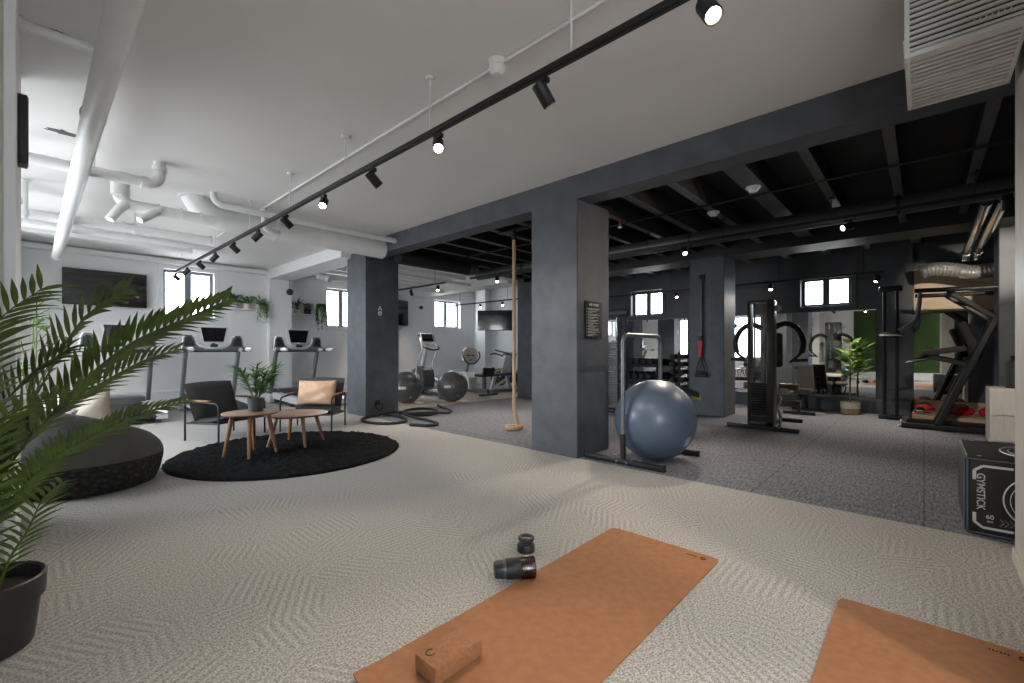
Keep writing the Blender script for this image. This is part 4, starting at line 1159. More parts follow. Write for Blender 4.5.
def spin_bike(loc, rz, label):
    t = thing('spin_bike', label, 'exercise bike', loc, rz)
    MB().bar((-.26, -.52, .03), (.26, -.52, .03), .06, .05).bar((-.26, .56, .03), (.26, .56, .03), .06, .05).bar((0, -.52, .07), (0, .56, .07), .07, .07).build('base_frame', SILVER, t)
    M = Euler((0, PI / 2, 0)).to_matrix().to_4x4()
    MB().lathe([(.02, -.03), (.235, -.025), (.245, -.01), (.245, .01), (.235, .025), (.02, .03)], 36, (0, .40, .36), M).build('flywheel', DGREY, t)
    for x_ in (.035, -.035):
        MB().tube([(x_, .40 + .19 * math.cos(a), .36 + .19 * math.sin(a)) for a in [2 * PI * k / 30 for k in range(30)]], .018, 8, closed=True).build('wheel_ring', YELLOW, t)
    MB().bar((.07, .40, .36), (.02, .22, .82), .04, .06, .008, (1, 0, 0)).bar((-.07, .40, .36), (-.02, .22, .82), .04, .06, .008, (1, 0, 0)).build('fork', SILVER, t)
    MB().bar((0, .56, .08), (0, -.28, .62), .07, .10, .012, (1, 0, 0)).bar((0, -.25, .30), (0, .25, .70), .06, .08, .01, (1, 0, 0)).build('main_frame', SILVER, t)
    MB().bar((0, -.1, .12), (0, -.36, .86), .05, .06, .008, (1, 0, 0)).build('seat_post', GREYM, t)
    MB().sph((0, -.40, .90), .10, 18, (1.0, 1.5, .35)).build('saddle', BLKP, t)
    MB().bar((0, .22, .80), (0, .20, 1.06), .05, .05, .008).build('handle_post', GREYM, t)
    MB().tube(smooth_path([(-.2, .52, 1.12), (-.22, .30, 1.06), (-.1, .20, 1.05), (.1, .20, 1.05), (.22, .30, 1.06), (.2, .52, 1.12)], 5), .018, 10).build('handlebar', BLKP, t)
    MB().prism([(-.22, .22), (-.28, .42), (.05, .46), (.16, .3), (.1, .18)], 'x', -.085, -.045).build('chain_guard', DGREY, t)
    for s_ in (-1, 1):
        MB().bar((s_ * .10, 0, .32), (s_ * .10, .12 * s_, .32 - .10 * s_), .02, .03, .004, (1, 0, 0)).box((s_ * .15, .13 * s_, .32 - .11 * s_), (.09, .08, .03), .008).build('crank', GREYM, t)
    return t
spin_bike((9.25, 8.50, 0), math.radians(48), 'indoor cycling bike with a yellow wheel ring behind the climbing rope')
# seated row / rehab chair
t = thing('seated_exercise_machine', 'grey seated stretch machine with a sloping back pad past the rope', 'exercise machine', (8.45, 8.25, 0), math.radians(80))
MB().bar((-.3, -.4, .03), (.3, -.4, .03), .07, .05).bar((-.3, .4, .03), (.3, .4, .03), .07, .05).bar((0, -.4, .05), (0, .4, .05), .08, .06).build('base_frame', GREYM, t)
MB().bar((0, -.30, .06), (0, -.22, .44), .08, .09, .01, (1, 0, 0)).build('rear_leg', SILVER, t)
MB().bar((0, .30, .06), (0, .16, .44), .08, .09, .01, (1, 0, 0)).build('front_leg', SILVER, t)
MB().box((0, -.02, .475), (.38, .78, .06), .025).build('seat', DGREY, t)
MB().box((0, -.30, .78), (.40, .10, .58), .04, (.28, 0, 0)).build('backrest', mat('grey_pattern_pad', (.14, .135, .14), .7, var=.6, scale=22), t)
MB().tube(smooth_path([(-.22, -.25, .95), (-.30, -.05, 1.02), (-.28, .12, 1.0)], 5), .02, 10).tube(smooth_path([(.22, -.25, .95), (.30, -.05, 1.02), (.28, .12, 1.0)], 5), .02, 10).build('handles', BLKP, t)

# grey exercise balls on low stands
def ex_ball(loc, r, label, patch_az, flipl):
    t = thing('exercise_ball', label, 'exercise ball', loc, 0)
    MB().lathe([(r * math.sin(a), r - r * math.cos(a)) for a in [PI * k / 26 for k in range(1, 26)]], 44).build('ball', mat('grey_vinyl', (.085, .085, .09), .32, var=.06), t, angle=180)
    def patch(a0, a1, e0, e1, nm, m_, rr=1.004):
        vs = []; fs = []; n = 8; k = 5
        for i in range(n + 1):
            for j in range(k + 1):
                a = a0 + (a1 - a0) * i / n; e = e0 + (e1 - e0) * j / k
                vs.append((r * rr * math.cos(e) * math.cos(a), r * rr * math.cos(e) * math.sin(a), r + r * rr * math.sin(e)))
        for i in range(n):
            for j in range(k):
                fs.append((i * (k + 1) + j, (i + 1) * (k + 1) + j, (i + 1) * (k + 1) + j + 1, i * (k + 1) + j + 1))
        MB().add(vs, fs).build(nm, m_, t, angle=180)
    patch(patch_az - .22, patch_az + .22, -.04, .13, 'label_patch', CREAM)
    patch(patch_az + flipl - .06, patch_az + flipl + .06, -.62, -.53, 'valve_tag', CREAM)
    return t
BZ = .014
for (x, y, lb, az, fl) in [(5.33, 7.95, 'grey exercise ball half hidden by the front-left column edge', math.radians(222), .55), (6.20, 7.50, 'grey exercise ball with a white label in front of the elliptical trainer', math.radians(212), .75)]:
    o = MB().lathe([(.10, 0), (.30, 0), (.31, .006), (.30, .012), (.12, .013), (.10, .012)], 40, capb=False, capt=False).build('ball_stand', BIRCH, angle=40, loc=(x + .05, y - .02, .0))
    tag(o, 'flat ring stand under the ' + lb.split(' in front')[0], 'ball stand')
    ex_ball((x, y, .0), .335, lb, az, fl)

# ================================================================ ROPES
MB_ = MB()
t = thing('climbing_rope', 'natural climbing rope hanging from a joist and coiled on the carpet', 'rope', (4.60, 4.22, 0))
pts = [(0, .0, 2.86), (0, 0, 1.6), (0, 0, .40)]
pts = [(0, .0, 2.74 - .1 * k) for k in range(25)] + [(.005, -.01, .26), (.02, -.03, .14), (.05, -.06, .06), (.10, -.05, .03)]
pp = smooth_path(pts, 3)
coil = [(.105 * math.cos(a) + .0, .105 * math.sin(a) - .0, .022 + .018 * (a / (2 * PI))) for a in [-.5 + k * .35 for k in range(38)]]
def braid(path, r):
    return [r * (1 + .10 * math.sin(i * 2.1)) for i in range(len(path))]
def dense(path, step):
    path = [Vector(p) for p in path]; out = [path[0]]; acc = 0
    for a, b in zip(path[:-1], path[1:]):
        n = max(1, int((b - a).length / step))
        for k in range(1, n + 1): out.append(a.lerp(b, k / n))
    return out
d1 = dense(pp, .02)
def strands(path, r, twist=.11):
    mb = MB(); acc = 0.0
    path = [Vector(p) for p in path]
    T = []; s_ = [0.0]
    for a, b in zip(path[:-1], path[1:]): s_.append(s_[-1] + (b - a).length)
    u = (path[1] - path[0]).orthogonal().normalized()
    fr = []
    for i in range(len(path)):
        tg = (path[min(i + 1, len(path) - 1)] - path[max(i - 1, 0)]).normalized()
        u = (u - tg * u.dot(tg)).normalized(); fr.append((u.copy(), tg.cross(u)))
    for k in range(3):
        pts = []
        for p, (a, b), q in zip(path, fr, s_):
            an = 2 * PI * (q / twist + k / 3)
            pts.append(p + (a * math.cos(an) + b * math.sin(an)) * r * .55)
        mb.tube(pts, r * .62, 7)
    return mb
strands(d1, .026).build('rope', ROPE, t, angle=180)
strands(dense(coil, .02), .022).build('floor_coil', ROPE, t, angle=180)
MB().sph((0, 0, .64), .036, 14, (1, 1, 1.3)).build('knot', ROPE, t)
MB().cyl((0, 0, 2.66), (0, 0, 2.80), .034, 14).box((0, .0, 2.794), (.12, .56, .012), .002).build('ceiling_mount', BLACK, t)
def floor_rope(pts, r=.021):
    pts = smooth_path([(x, y, z) for x, y, z in pts], 6)
    d = dense(pts, .022)
    return MB().tube(d, [r * (1 + .08 * math.sin(i * 2.4)) for i in range(len(d))], 10)
z = .022
t = thing('battle_rope', 'thick black battle rope looped on the floor around the column', 'rope')
L1 = [(3.62, 6.66), (3.70, 6.80), (3.74, 6.76), (4.127, 6.55), (4.117, 6.262), (3.992, 5.948), (3.791, 5.819), (3.588, 5.906), (3.482, 6.152), (3.489, 6.42), (3.60, 6.62)]
L1 = [(4.05, 6.66), (4.127, 6.55), (4.117, 6.262), (3.992, 5.948), (3.791, 5.819), (3.588, 5.906), (3.482, 6.152), (3.50, 6.42), (3.66, 6.64), (3.9, 6.74)]
floor_rope([(x, y, z) for x, y in L1] + [(4.1, 6.74, z + .02), (4.3, 6.72, z + .03)]).build('rope_loop', BROPE, t, angle=180)
L2 = [(4.30, 6.60), (4.56, 6.86), (4.802, 6.98), (5.034, 6.88), (5.035, 6.588), (4.873, 6.289), (4.654, 6.173), (4.40, 6.262), (4.296, 6.475), (4.166, 6.515)]
floor_rope([(x, y, z + (.042 if i in (8, 9) else 0)) for i, (x, y) in enumerate(L2)]).build('rope_loop', BROPE, t, angle=180)
T1 = [(4.2, 6.38), (4.391, 6.206), (4.619, 6.10), (4.892, 6.07), (5.085, 6.189), (5.228, 6.479), (5.328, 6.785), (5.448, 7.031)]
floor_rope([(x, y, z + (.044 if i in (0, 1, 2) else .01)) for i, (x, y) in enumerate(T1)]).build('rope_end', BROPE, t, angle=180)
T2 = [(4.151, 6.226), (4.233, 5.983), (4.221, 5.701), (4.161, 5.419), (4.082, 5.29), (3.959, 5.271), (3.87, 5.37), (3.79, 5.56)]
floor_rope([(x, y, z + (.044 if i == 0 else 0)) for i, (x, y) in enumerate(T2)]).build('rope_end', BROPE, t, angle=180)
MB().tube(arc((4.02, 6.78, .16), .06, 0, 2 * PI, 14, 'xz')[:-1], .012, 8, closed=True).cyl((4.02, 6.855, .22), (4.02, 6.77, .22), .014, 8).box((4.02, 6.851, .22), (.09, .01, .09), .003).build('wall_anchor', BLACK, t)

# ================================================================ FREE STANDING, DARK GYM
# dip frame and blue ball
t = thing('dip_station', 'tall black inverted-U exercise bar straddling the blue ball', 'exercise frame', (4.35, 2.16, 0))
for x in (-.42, .42):
    MB().box((x, 0 + (.0), .03), (.055, .84, .05), .006).box((x, -.415, .032), (.06, .02, .056), .004).box((x, .415, .032), (.06, .02, .056), .004).build('floor_bar', BLACK, t)
    b = MB()
    for yy in (-.09, .09):
        b.cyl((x, yy, .05), (x, yy, .085), .012, 8).cyl((x - .036, yy * .6, .03), (x - .02, yy * .6, .03), .012, 8)
    b.build('bolts', GREYM, t)
up = [(-.42, 0, .05), (-.42, 0, 1.17)] + arc((-.33, 0, 1.18), .09, PI, PI / 2, 7)[1:] + arc((.33, 0, 1.18), .09, PI / 2, 0, 7) + [(.42, 0, .05)]
MB().tube(up, .022, 16).build('hoop_bar', GREYM, t)
MB().tube([(-.42, 0, .05), (-.42, 0, .30)], .027, 14).tube([(.42, 0, .05), (.42, 0, .30)], .027, 14).build('sleeve', BLACK, t)
t = thing('exercise_ball', 'large shiny blue exercise ball by the dark column', 'exercise ball', (4.355, 2.03, .002))
r = .405
bm_ = MB(); vs = []; n = 60; k = 64; fs = []
prof = []
for i in range(1, n):
    a = PI * i / n
    rib = 1 + .0025 * (1 if (i % 9) == 0 else 0)
    prof.append((r * math.sin(a) * rib, -r * math.cos(a) * rib))
Mx = Euler((math.radians(58), math.radians(20), 0)).to_matrix().to_4x4()
MB().lathe(prof, k, (0, 0, r), Mx).build('ball', BLUE, t, angle=180)
vs = []; fs = []
dirv = Vector((-.15, -.80, -.38)).normalized()
sx = dirv.cross(Vector((0, 0, 1))).normalized(); sy = sx.cross(dirv)
for i in range(7):
    for j in range(7):
        u = -.035 + .07 * i / 6; v = -.05 + .1 * j / 6
        vs.append(tuple(Vector((0, 0, r)) + (dirv * r + sx * u + sy * v).normalized() * r * 1.003))
for i in range(6):
    for j in range(6): fs.append((i * 7 + j, (i + 1) * 7 + j, (i + 1) * 7 + j + 1, i * 7 + j + 1))
MB().add(vs, fs).build('label_patch', mat('pale_print', (.4, .42, .45), .5), t, angle=180)

# curved ab bench behind the ball
t = thing('ab_bench', 'black curved bench with a yellow end knob behind the blue ball', 'exercise bench', (5.72, 2.42, 0), math.radians(-52))
cv = [(x, .675 - .75 * (x + .08) ** 2) for x in [-.34 + k * .045 for k in range(15)]]
m_ = MB().prism(cv + [(x, z - .07) for x, z in reversed(cv)], 'y', -.15, .15)
m_.build('pad', RUBBER, t)
MB().bar((-.22, 0, .60), (-.30, 0, .03), .05, .05).bar((.16, 0, .58), (.18, 0, .03), .05, .05).bar((-.30, -.2, .025), (-.30, .2, .025), .05, .05).bar((.18, -.2, .025), (.18, .2, .025), .05, .05).bar((-.26, 0, .30), (.17, 0, .30), .04, .04).build('frame', BLACK, t)
MB().cyl((.30, -.10, .50), (.30, .10, .50), .028, 14).build('end_knob', YELLOW, t)

# suspension trainer on the third column
t = thing('hanging_suspension_trainer', 'black suspension strap with a red section hanging on the second-row column', 'suspension trainer', (7.735, 2.79, 0))
MB().box((.055, 0, 2.36), (.02, .10, .10), .003).tube(arc((.02, 0, 2.34), .025, 0, 2 * PI, 14, 'xz')[:-1], .007, 8, closed=True).build('wall_anchor', BLACK, t)
MB().box((0, 0, 1.84), (.006, .045, .98)).box((.008, .01, 1.84), (.006, .045, .98)).build('strap', BLKP, t)
MB().box((0, 0, 1.32), (.03, .065, .08), .008).build('buckle', BLACK, t)
MB().prism([(-.035, 1.28), (.035, 1.28), (.03, 1.0), (-.012, 1.0)], 'x', -.012, .012).build('red_strap', RED, t)
MB().tube([(0, -.0, 1.0), (0, -.065, .80), (0, -.075, .70)], .012, 8).tube([(0, .0, 1.0), (0, .065, .80), (0, .075, .70)], .012, 8).cyl((0, -.095, .69), (0, .095, .69), .03, 14).sph((0, 0, .74), .05, 14, (.6, 1.2, .8)).build('handle', RUBBER, t)

# cable tower behind the second column
t = thing('cable_tower', 'black cable column with a chain-patterned weight stack behind the notice column', 'cable machine', (7.30, 4.20, 0))
MB().box((0, 0, .03), (.5, .6, .05), .008).build('base_plate', BLACK, t)
MB().box((0, -.22, .94), (.08, .09, 1.80), .008).box((0, .22, .94), (.06, .06, 1.80), .008).build('upright', BLACK, t)
MB().box((-.02, -.02, 1.80), (.14, .62, .12), .012).build('top_beam', BLACK, t)
ws = MB()
for k in range(26):
    ws.box((0, .03, .12 + k * .045), (.09, .26, .038), .006)
ws.build('weight_stack', mat('weight_plate', (.05, .05, .052), .35, .4, var=.6, scale=30), t)
MB().box((-.06, .05, 1.66), (.01, .30, .03), .003).build('label_strip', CREAM, t)
MB().tube(arc((-.08, .12, 1.76), .035, 0, 2 * PI, 16, 'yz')[:-1], .009, 8, closed=True).build('pulley_ring', CHROME, t)
MB().cyl((-.03, .14, .1), (-.03, .14, 1.74), .008, 8).cyl((-.03, -.08, .1), (-.03, -.08, 1.74), .008, 8).build('guide_rod', CHROME, t)

# selectorised weight machine
t = thing('weight_machine', 'tall weight machine with a smoked shroud and curved black arms', 'weight machine', (7.0, 1.68, 0))
MB().box((0, 0, .03), (.10, .90, .06), .006).build('floor_bar', BLACK, t)
MB().box((.55, 0, .03), (1.1, .10, .06), .006).box((1.05, 0, .03), (.09, .62, .055), .006).build('base_rail', BLACK, t)
sh = MB().box((0, .145, .93), (.20, .03, 1.74), .006).box((0, -.125, .93), (.20, .085, 1.74), .006).box((0, 0, 1.80), (.20, .32, .03), .008).box((0, 0, .09), (.20, .32, .06), .008)
sh.build('stack_frame', mat('machine_frame', (.030, .029, .028), .35, .3, var=.1), t)
MB().box((-.096, .025, .95), (.008, .21, 1.68)).build('shroud_panel', SMOKE, t, smooth=False)
ws = MB()
for k in range(15):
    ws.box((0, .025, .14 + k * .036), (.11, .19, .031), .004)
ws.build('weight_stack', BLKP, t)
MB().cyl((0, -.04, .1), (0, -.04, 1.78), .011, 10).cyl((0, .09, .1), (0, .09, 1.78), .011, 10).build('guide_rod', CHROME, t)
MB().sph((.0, -.20, 1.70), .05, 14, (.5, 1, 1)).build('pulley', SILVER, t)
MB().bar((.18, -.07, .06), (.18, -.07, 1.52), .08, .08, .01).bar((.12, -.07, 1.50), (.42, -.07, 1.50), .08, .08, .01).build('seat_mast', BLACK, t)
for s_ in (-1, 1):
    pts = [(.34, s_ * .08, 1.44), (.36, s_ * .22, 1.50), (.36, s_ * .37, 1.42), (.34, s_ * .44, 1.24), (.34, s_ * .42, 1.08)]
    a = MB().tube(smooth_path(pts, 6), .038, 14).build('press_arm', BLACK, t)
    MB().cyl((.34, s_ * .42, 1.08), (.34, s_ * .28, .94), .02, 10).cyl((.34, s_ * .30, .97), (.34, s_ * .50, .98), .024, 12).build('arm_handle', BLKP, a)
MB().box((.30, -.09, 1.12), (.09, .22, .50), .04).build('back_pad', BLKP, t)
MB().sph((.22, -.08, 1.14), .13, 18, (.4, 1, 1.1)).build('cam_cover', BLKP, t)
MB().box((.58, -.08, .52), (.42, .34, .08), .03).build('seat', CREAM, t)
MB().bar((.55, 0, .06), (.55, 0, .49), .07, .07, .01).build('seat_post', BLACK, t)
for (x_, y0_, z_) in ((.5, -.36, .58), (.62, -.36, .33), (.5, .12, .58)):
    MB().cyl((x_, y0_, z_), (x_, y0_ + .24, z_), .05, 16).build('roller_pad', BRONZE, t)
MB().tube(smooth_path([(-.06, -.22, .62), (-.07, -.25, .45), (-.05, -.21, .32), (-.06, -.25, .18), (-.04, -.22, .05)], 6), .016, 10).build('chrome_guide', CHROME, t)

# incline bench near the mirror
t = thing('incline_bench', 'brown padded incline bench standing against the mirror ledge', 'exercise bench', (9.45, 1.60, 0), math.radians(0))
MB().prism([(-.15, .32), (.15, .32), (.11, .82), (-.11, .82)], 'x', .19, .26).build('back_pad', BRONZE, t)
MB().box((-.22, 0, .40), (.40, .34, .08), .03, (0, .05, 0)).build('seat_pad', DGREY, t)
MB().bar((-.40, 0, .30), (.30, 0, .30), .06, .06, .006).bar((-.36, 0, .03), (-.30, 0, .32), .06, .05, .006, (0, 1, 0)).bar((.36, 0, .03), (.22, 0, .34), .06, .05, .006, (0, 1, 0)).bar((-.36, -.24, .025), (-.36, .24, .025), .05, .05).bar((.36, -.24, .025), (.36, .24, .025), .05, .05).bar((.26, 0, .30), (.33, 0, .58), .05, .04, .005, (0, 1, 0)).build('frame', BLACK, t)

# dumbbell rack by the mirror
t = thing('dumbbell_rack', 'black two-tier dumbbell rack in front of the mirror behind the blue ball', 'dumbbell rack', (9.85, 5.35, 0))
for s_ in (-1, 1):
    MB().bar((-.22, s_ * .80, .03), (.22, s_ * .80, .03), .05, .05).bar((-.12, s_ * .80, .05), (.12, s_ * .80, .90), .05, .08, .006, (1, 0, 0)).build('end_frame', BLACK, t)
for zz, x in ((.40, -.06), (.74, .04)):
    MB().box((x - .07, 0, zz), (.05, 1.62, .04), .004, (0, .3, 0)).box((x + .10, 0, zz + .03), (.05, 1.62, .04), .004, (0, .3, 0)).build('shelf_rail', BLACK, t)
def dumbbell(loc, label, group, r=.062, half=.06):
    t = thing('dumbbell', label, 'dumbbell', loc, 0, group)
    MB().cyl((-.14, 0, 0), (.14, 0, 0), .015, 10).build('handle', CHROME, t)
    for s_ in (-1, 1):
        MB().tube([(s_ * .065, 0, 0), (s_ * .075, 0, 0), (s_ * .145, 0, 0), (s_ * .155, 0, 0)], [r * .85, r, r, r * .85], 6).build('weight_head', RUBBER, t)
    return t
for (zz, x, lb) in ((.40, -.04, 'black hexagonal dumbbell on the lower rail of the rack behind the blue ball'), (.74, .055, 'black hexagonal dumbbell on the upper rail of the rack behind the blue ball')):
    first = None
    for k in range(9):
        L_ = (9.85 + x, 5.35 - .68 + k * .17, zz + .108)
        if first is None: first = dumbbell(L_, lb, lb.replace('black hexagonal dumbbell', 'dumbbells'))
        else: dup(first, L_)
# vertical dumbbell tree
t = thing('dumbbell_tree', 'upright black dumbbell stand at the edge of the second-row column', 'dumbbell stand', (9.75, 3.98, 0))
MB().lathe([(.22, 0), (.22, .02), (.06, .05), (.03, .06)], 28).build('base', BLACK, t)
MB().box((0, 0, .56), (.05, .05, 1.02), .005).build('post', BLACK, t)
for k in range(5):
    MB().box((0, .0, .225 + k * .17), (.06, .30, .014), .003).build('cradle', BLACK, t)
first = None
for k in range(5):
    for s_ in (-1, 1):
        L_ = (9.75, 3.98 + s_ * .105, .297 + k * .17)
        lb = 'black dumbbell resting on the upright stand at the column edge'
        if first is None: first = dumbbell(L_, lb, 'dumbbells on the upright stand')
        else: dup(first, L_)

# mirrors
for (y0, y1, z0, z1, lb) in [(.64, 3.75, .25, 1.86, 'long wall mirror under the high window, behind the weight machine and fig tree'),
                             (4.05, 6.40, .25, 1.86, 'wall mirror behind the dumbbell rack and blue ball'),
                             (-.53, .13, .27, 1.74, 'tall mirror behind the leaning chin-up tower')]:
    t = thing('wall_mirror', lb, 'mirror', (10.40, (y0 + y1) / 2, z0), 0)
    h = (y1 - y0) / 2
    MB().span((-.012, -h, 0), (-.001, h, z1 - z0)).build('mirror_glass', MIRROR, t, smooth=False)
    MB().span((-.016, -h, z1 - z0), (-.0, h, z1 - z0 + .012)).span((-.016, -h, -.012), (0, h, 0)).build('edge_strip', GREYM, t, smooth=False)

# chin-up tower
t = thing('chin_up_tower', 'leaning black chin-up and dip tower before the corner mirror', 'exercise tower', (8.75, -.20, 0))
for x in (-.18, .42):
    MB().box((x, -.02, .04), (.07, .92, .07), .008).build('floor_bar', BLACK, t)
    MB().bar((x, .06, .06), (x, -.50, 1.56), .075, .11, .012, (1, 0, 0)).build('main_post', BLACK, t)
    MB().bar((x, -.52, 1.52), (x, -.04, 1.93), .07, .09, .012, (1, 0, 0)).build('top_arm', BLACK, t)
    MB().bar((x, -.32, .90), (x, .14, 1.02), .06, .05, .006, (1, 0, 0)).build('dip_arm', BLACK, t)
    h = MB().cyl((x, .10, 1.01), (x, .40, .93), .017, 10).cyl((x, .12, 1.01), (x, .12, 1.15), .016, 10).build('dip_handle', BLKP, t)
    MB().box((x, .0, 1.11), (.14, .46, .08), .025, (-.15, 0, 0)).build('elbow_pad', RUBBER, t)
    MB().cyl((x, .42, .045), (x, .47, .02), .02, 8).build('foot_cap', SILVER, t)
for (y_, z_) in ((.42, .04), (-.1, .32), (-.46, 1.42)):
    MB().bar((-.18, y_, z_), (.42, y_, z_), .06, .06).build('cross_bar', BLACK, t)
MB().box((.12, -.28, 1.25), (.34, .09, .56), .03, (-.36, 0, 0)).build('back_pad', RUBBER, t)
MB().tube([(-.30, -.55, 1.93), (-.30, .30, 1.95)], .03, 12).tube([(.50, -.55, 1.93), (.50, .30, 1.95)], .03, 12).bar((-.30, -.08, 1.93), (.5, -.08, 1.93), .05, .05).build('top_rail', BLACK, t)
for x_ in (-.30, .50):
    MB().tube(smooth_path([(x_, .24, 1.95), (x_, .26, 1.72), (x_, .30, 1.56), (x_, .46, 1.40)], 5), .022, 10).build('pull_up_grip', GREYM, t)

# cable pole between the mirrors
t = thing('cable_pole', 'slim black cable pole against the wall strip between two mirrors', 'cable machine', (9.55, .40, 0))
MB().box((0, 0, .03), (.3, .3, .05), .006).build('base_plate', BLACK, t)
MB().cyl((0, -.08, .05), (0, -.08, 2.10), .022, 12).cyl((0, .08, .05), (0, .08, 2.10), .022, 12).build('guide_rod', BLACK, t)
MB().box((0, 0, 2.12), (.12, .30, .08), .01).build('top_cap', BLACK, t)
MB().box((0, 0, 1.36), (.1, .24, .1), .01).build('carriage', BLACK, t)
MB().cyl((-.08, -.14, 1.36), (-.08, .14, 1.36), .016, 10).build('grip_bar', CHROME, t)

# pale wooden platform with red bags
t = thing('wooden_bench', 'low pale wooden bench below the corner mirror', 'bench', (9.85, -.46, 0))
MB().span((-.38, -.62, .02), (.52, .60, .10), .006).build('seat_board', BIRCH, t)
MB().span((.50, -.62, .10), (.54, .66, .265), .004).build('back_board', BIRCH, t)
MB().span((-.34, -.6, 0), (.52, .64, .02)).build('plinth', BLACK, t)
for (y, lb, L) in [(-.01, 'red sandbag at the open end of the wooden bench', .24), (-.42, 'red sandbag behind the foot of the chin-up tower', .30), (-.74, 'plump red sandbag next to the white cabinet', .26)]:
    t = thing('sandbag', lb, 'sandbag', (9.78, y, .101))
    n = 10; pts = []; rs = []
    for k in range(n + 1):
        q = k / n; pts.append((.0 + .008 * math.sin(9 * q), -L / 2 + L * q, .075)); rs.append(.074 * (math.sin(min(1, q * 1.0) * PI) ** .28 if 0 < q < 1 else .25) + (.003 if k % 2 else 0))
    MB().tube(pts, rs, 18, flat=.98).build('bag', RED, t, angle=180)
    MB().tube([(0, -L * .3, .145), (0, -L * .1, .165), (0, L * .1, .165), (0, L * .3, .145)], .009, 8).build('carry_handle', BLKP, t)
t = thing('dumbbell', 'chrome dumbbell lying on the wooden bench in front of the red bags', 'dumbbell', (9.58, -.1, .156), math.radians(80))
MB().cyl((-.15, 0, 0), (.15, 0, 0), .016, 12).build('handle', CHROME, t)
for s_ in (-1, 1):
    MB().tube([(s_ * .10, 0, 0), (s_ * .11, 0, 0), (s_ * .19, 0, 0), (s_ * .2, 0, 0)], [.045, .055, .055, .045], 20).build('weight_head', CHROME, t)

# pale cabinet and jump box
t = thing('storage_cabinet', 'pale washed-wood storage cabinet beside the near wall', 'cabinet', (8.10, -.98, 0))
MB().span((-.26, -.40, 0), (.22, .40, .66), .004).build('body', CABM, t, smooth=False)
for (a, b, c, d) in [(-.385, -.005, .03, .33), (.005, .385, .03, .33), (-.385, -.005, .345, .645), (.005, .385, .345, .645)]:
    MB().span((-.275, a, c), (-.261, b, d), .003).build('door', CABM, t, smooth=False)
t = thing('water_jug', 'black cylindrical container standing on the pale cabinet', 'container', (8.02, -.82, .661))
MB().lathe([(.09, 0), (.10, .01), (.10, .30), (.09, .32), (.05, .34), (.05, .38), (.0, .385)], 28, capt=False).build('body', BLKP, t)
MB().lathe([(.052, .35), (.055, .355), (.055, .39), (.04, .395)], 24).build('lid', BLACK, t)

BOXM = mat('jump_box_cover', (.020, .0185, .017), .42, var=.15, scale=20, bump=.1)
t = thing('plyometric_box', 'black printed jump box on the dark carpet beside the near wall', 'jump box', (4.27, -.50, 0), 0)
BX, BY, BH = .37, .315, .47
MB().box((0, 0, BH / 2), (2 * BX, 2 * BY, BH), .02).build('box_body', BOXM, t)
sm = MB()
e = BX + .001
for z0 in (.012, BH - .012):
    sm.tube([(-BX - .001, -BY + .015, z0), (-BX - .001, BY - .015, z0)], .0045, 6)
for y0 in (-BY + .012, BY - .012):
    sm.tube([(-BX - .001, y0, .015), (-BX - .001, y0, BH - .015)], .0045, 6)
sm.tube([(-BX + .012, BY - .012, BH), (BX - .012, BY - .012, BH)], .0045, 6).tube([(-BX + .012, -BY + .012, BH), (BX - .012, -BY + .012, BH)], .0045, 6)
sm.tube([(-BX + .012, BY + .001, .015), (-BX + .012, BY + .001, BH - .015)], .0045, 6)
sm.build('seam_piping', mat('steel_blue_piping', (.10, .13, .17), .6), t)
pr = MB(); X = -BX - .0012
def bracket(y0, z0, sy, sz):
    # corner bracket with a chamfer; sy, sz = direction to the inside
    pr.bar((X, y0, z0 + sz * .085), (X, y0, z0 + sz * .03), .002, .016, 0, (0, 1, 0))
    pr.bar((X, y0, z0 + sz * .03), (X, y0 + sy * .035, z0), .002, .014, 0, (0, 1, 0))
    pr.bar((X, y0 + sy * .035, z0), (X, y0 + sy * .16, z0), .002, .014, 0, (0, 0, 1))
for (yy, s1) in ((BY - .04, -1), (-BY + .04, 1)):
    bracket(yy, BH - .05, s1, -1); bracket(yy, .05, s1, 1)
pr.build('corner_print', PRINT, t, smooth=False)
cr = MB()
for r0 in (.155, .128):
    cr.tube([(X, .0 + r0 * math.cos(a), .235 + r0 * math.sin(a)) for a in [2 * PI * k / 44 for k in range(44)]], .004 if r0 > .14 else .002, 6, closed=True)
cr.tube([(-.02 + .24 * math.cos(a), -.02 + .16 * math.sin(a), BH + .0005) for a in [2 * PI * k / 44 for k in range(44)]], .004, 6, closed=True)
cr.tube([(-.02 + .20 * math.cos(a), -.02 + .125 * math.sin(a), BH + .0005) for a in [2 * PI * k / 44 for k in range(44)]], .002, 6, closed=True)
cr.build('ring_print', PRINT, t)
ch = MB()
for k in range(3):
    yb = BY - .145 - k * .020
    ch.bar((X, yb, .115), (X, yb - .018, .095), .002, .007, 0, (1, 0, 0)).bar((X, yb - .018, .095), (X, yb, .075), .002, .007, 0, (1, 0, 0))
ch.build('chevron_print', mat('grey_print', (.25, .26, .27), .6), t, smooth=False)
dots = MB()
for (dx, dy) in ((-.31, .25), (-.31, -.25), (.31, .25), (.31, -.25)):
    dots.lathe([(.012, BH), (.012, BH + .0012)], 14, (dx, dy, 0))
dots.build('corner_dots', PRINT, t)
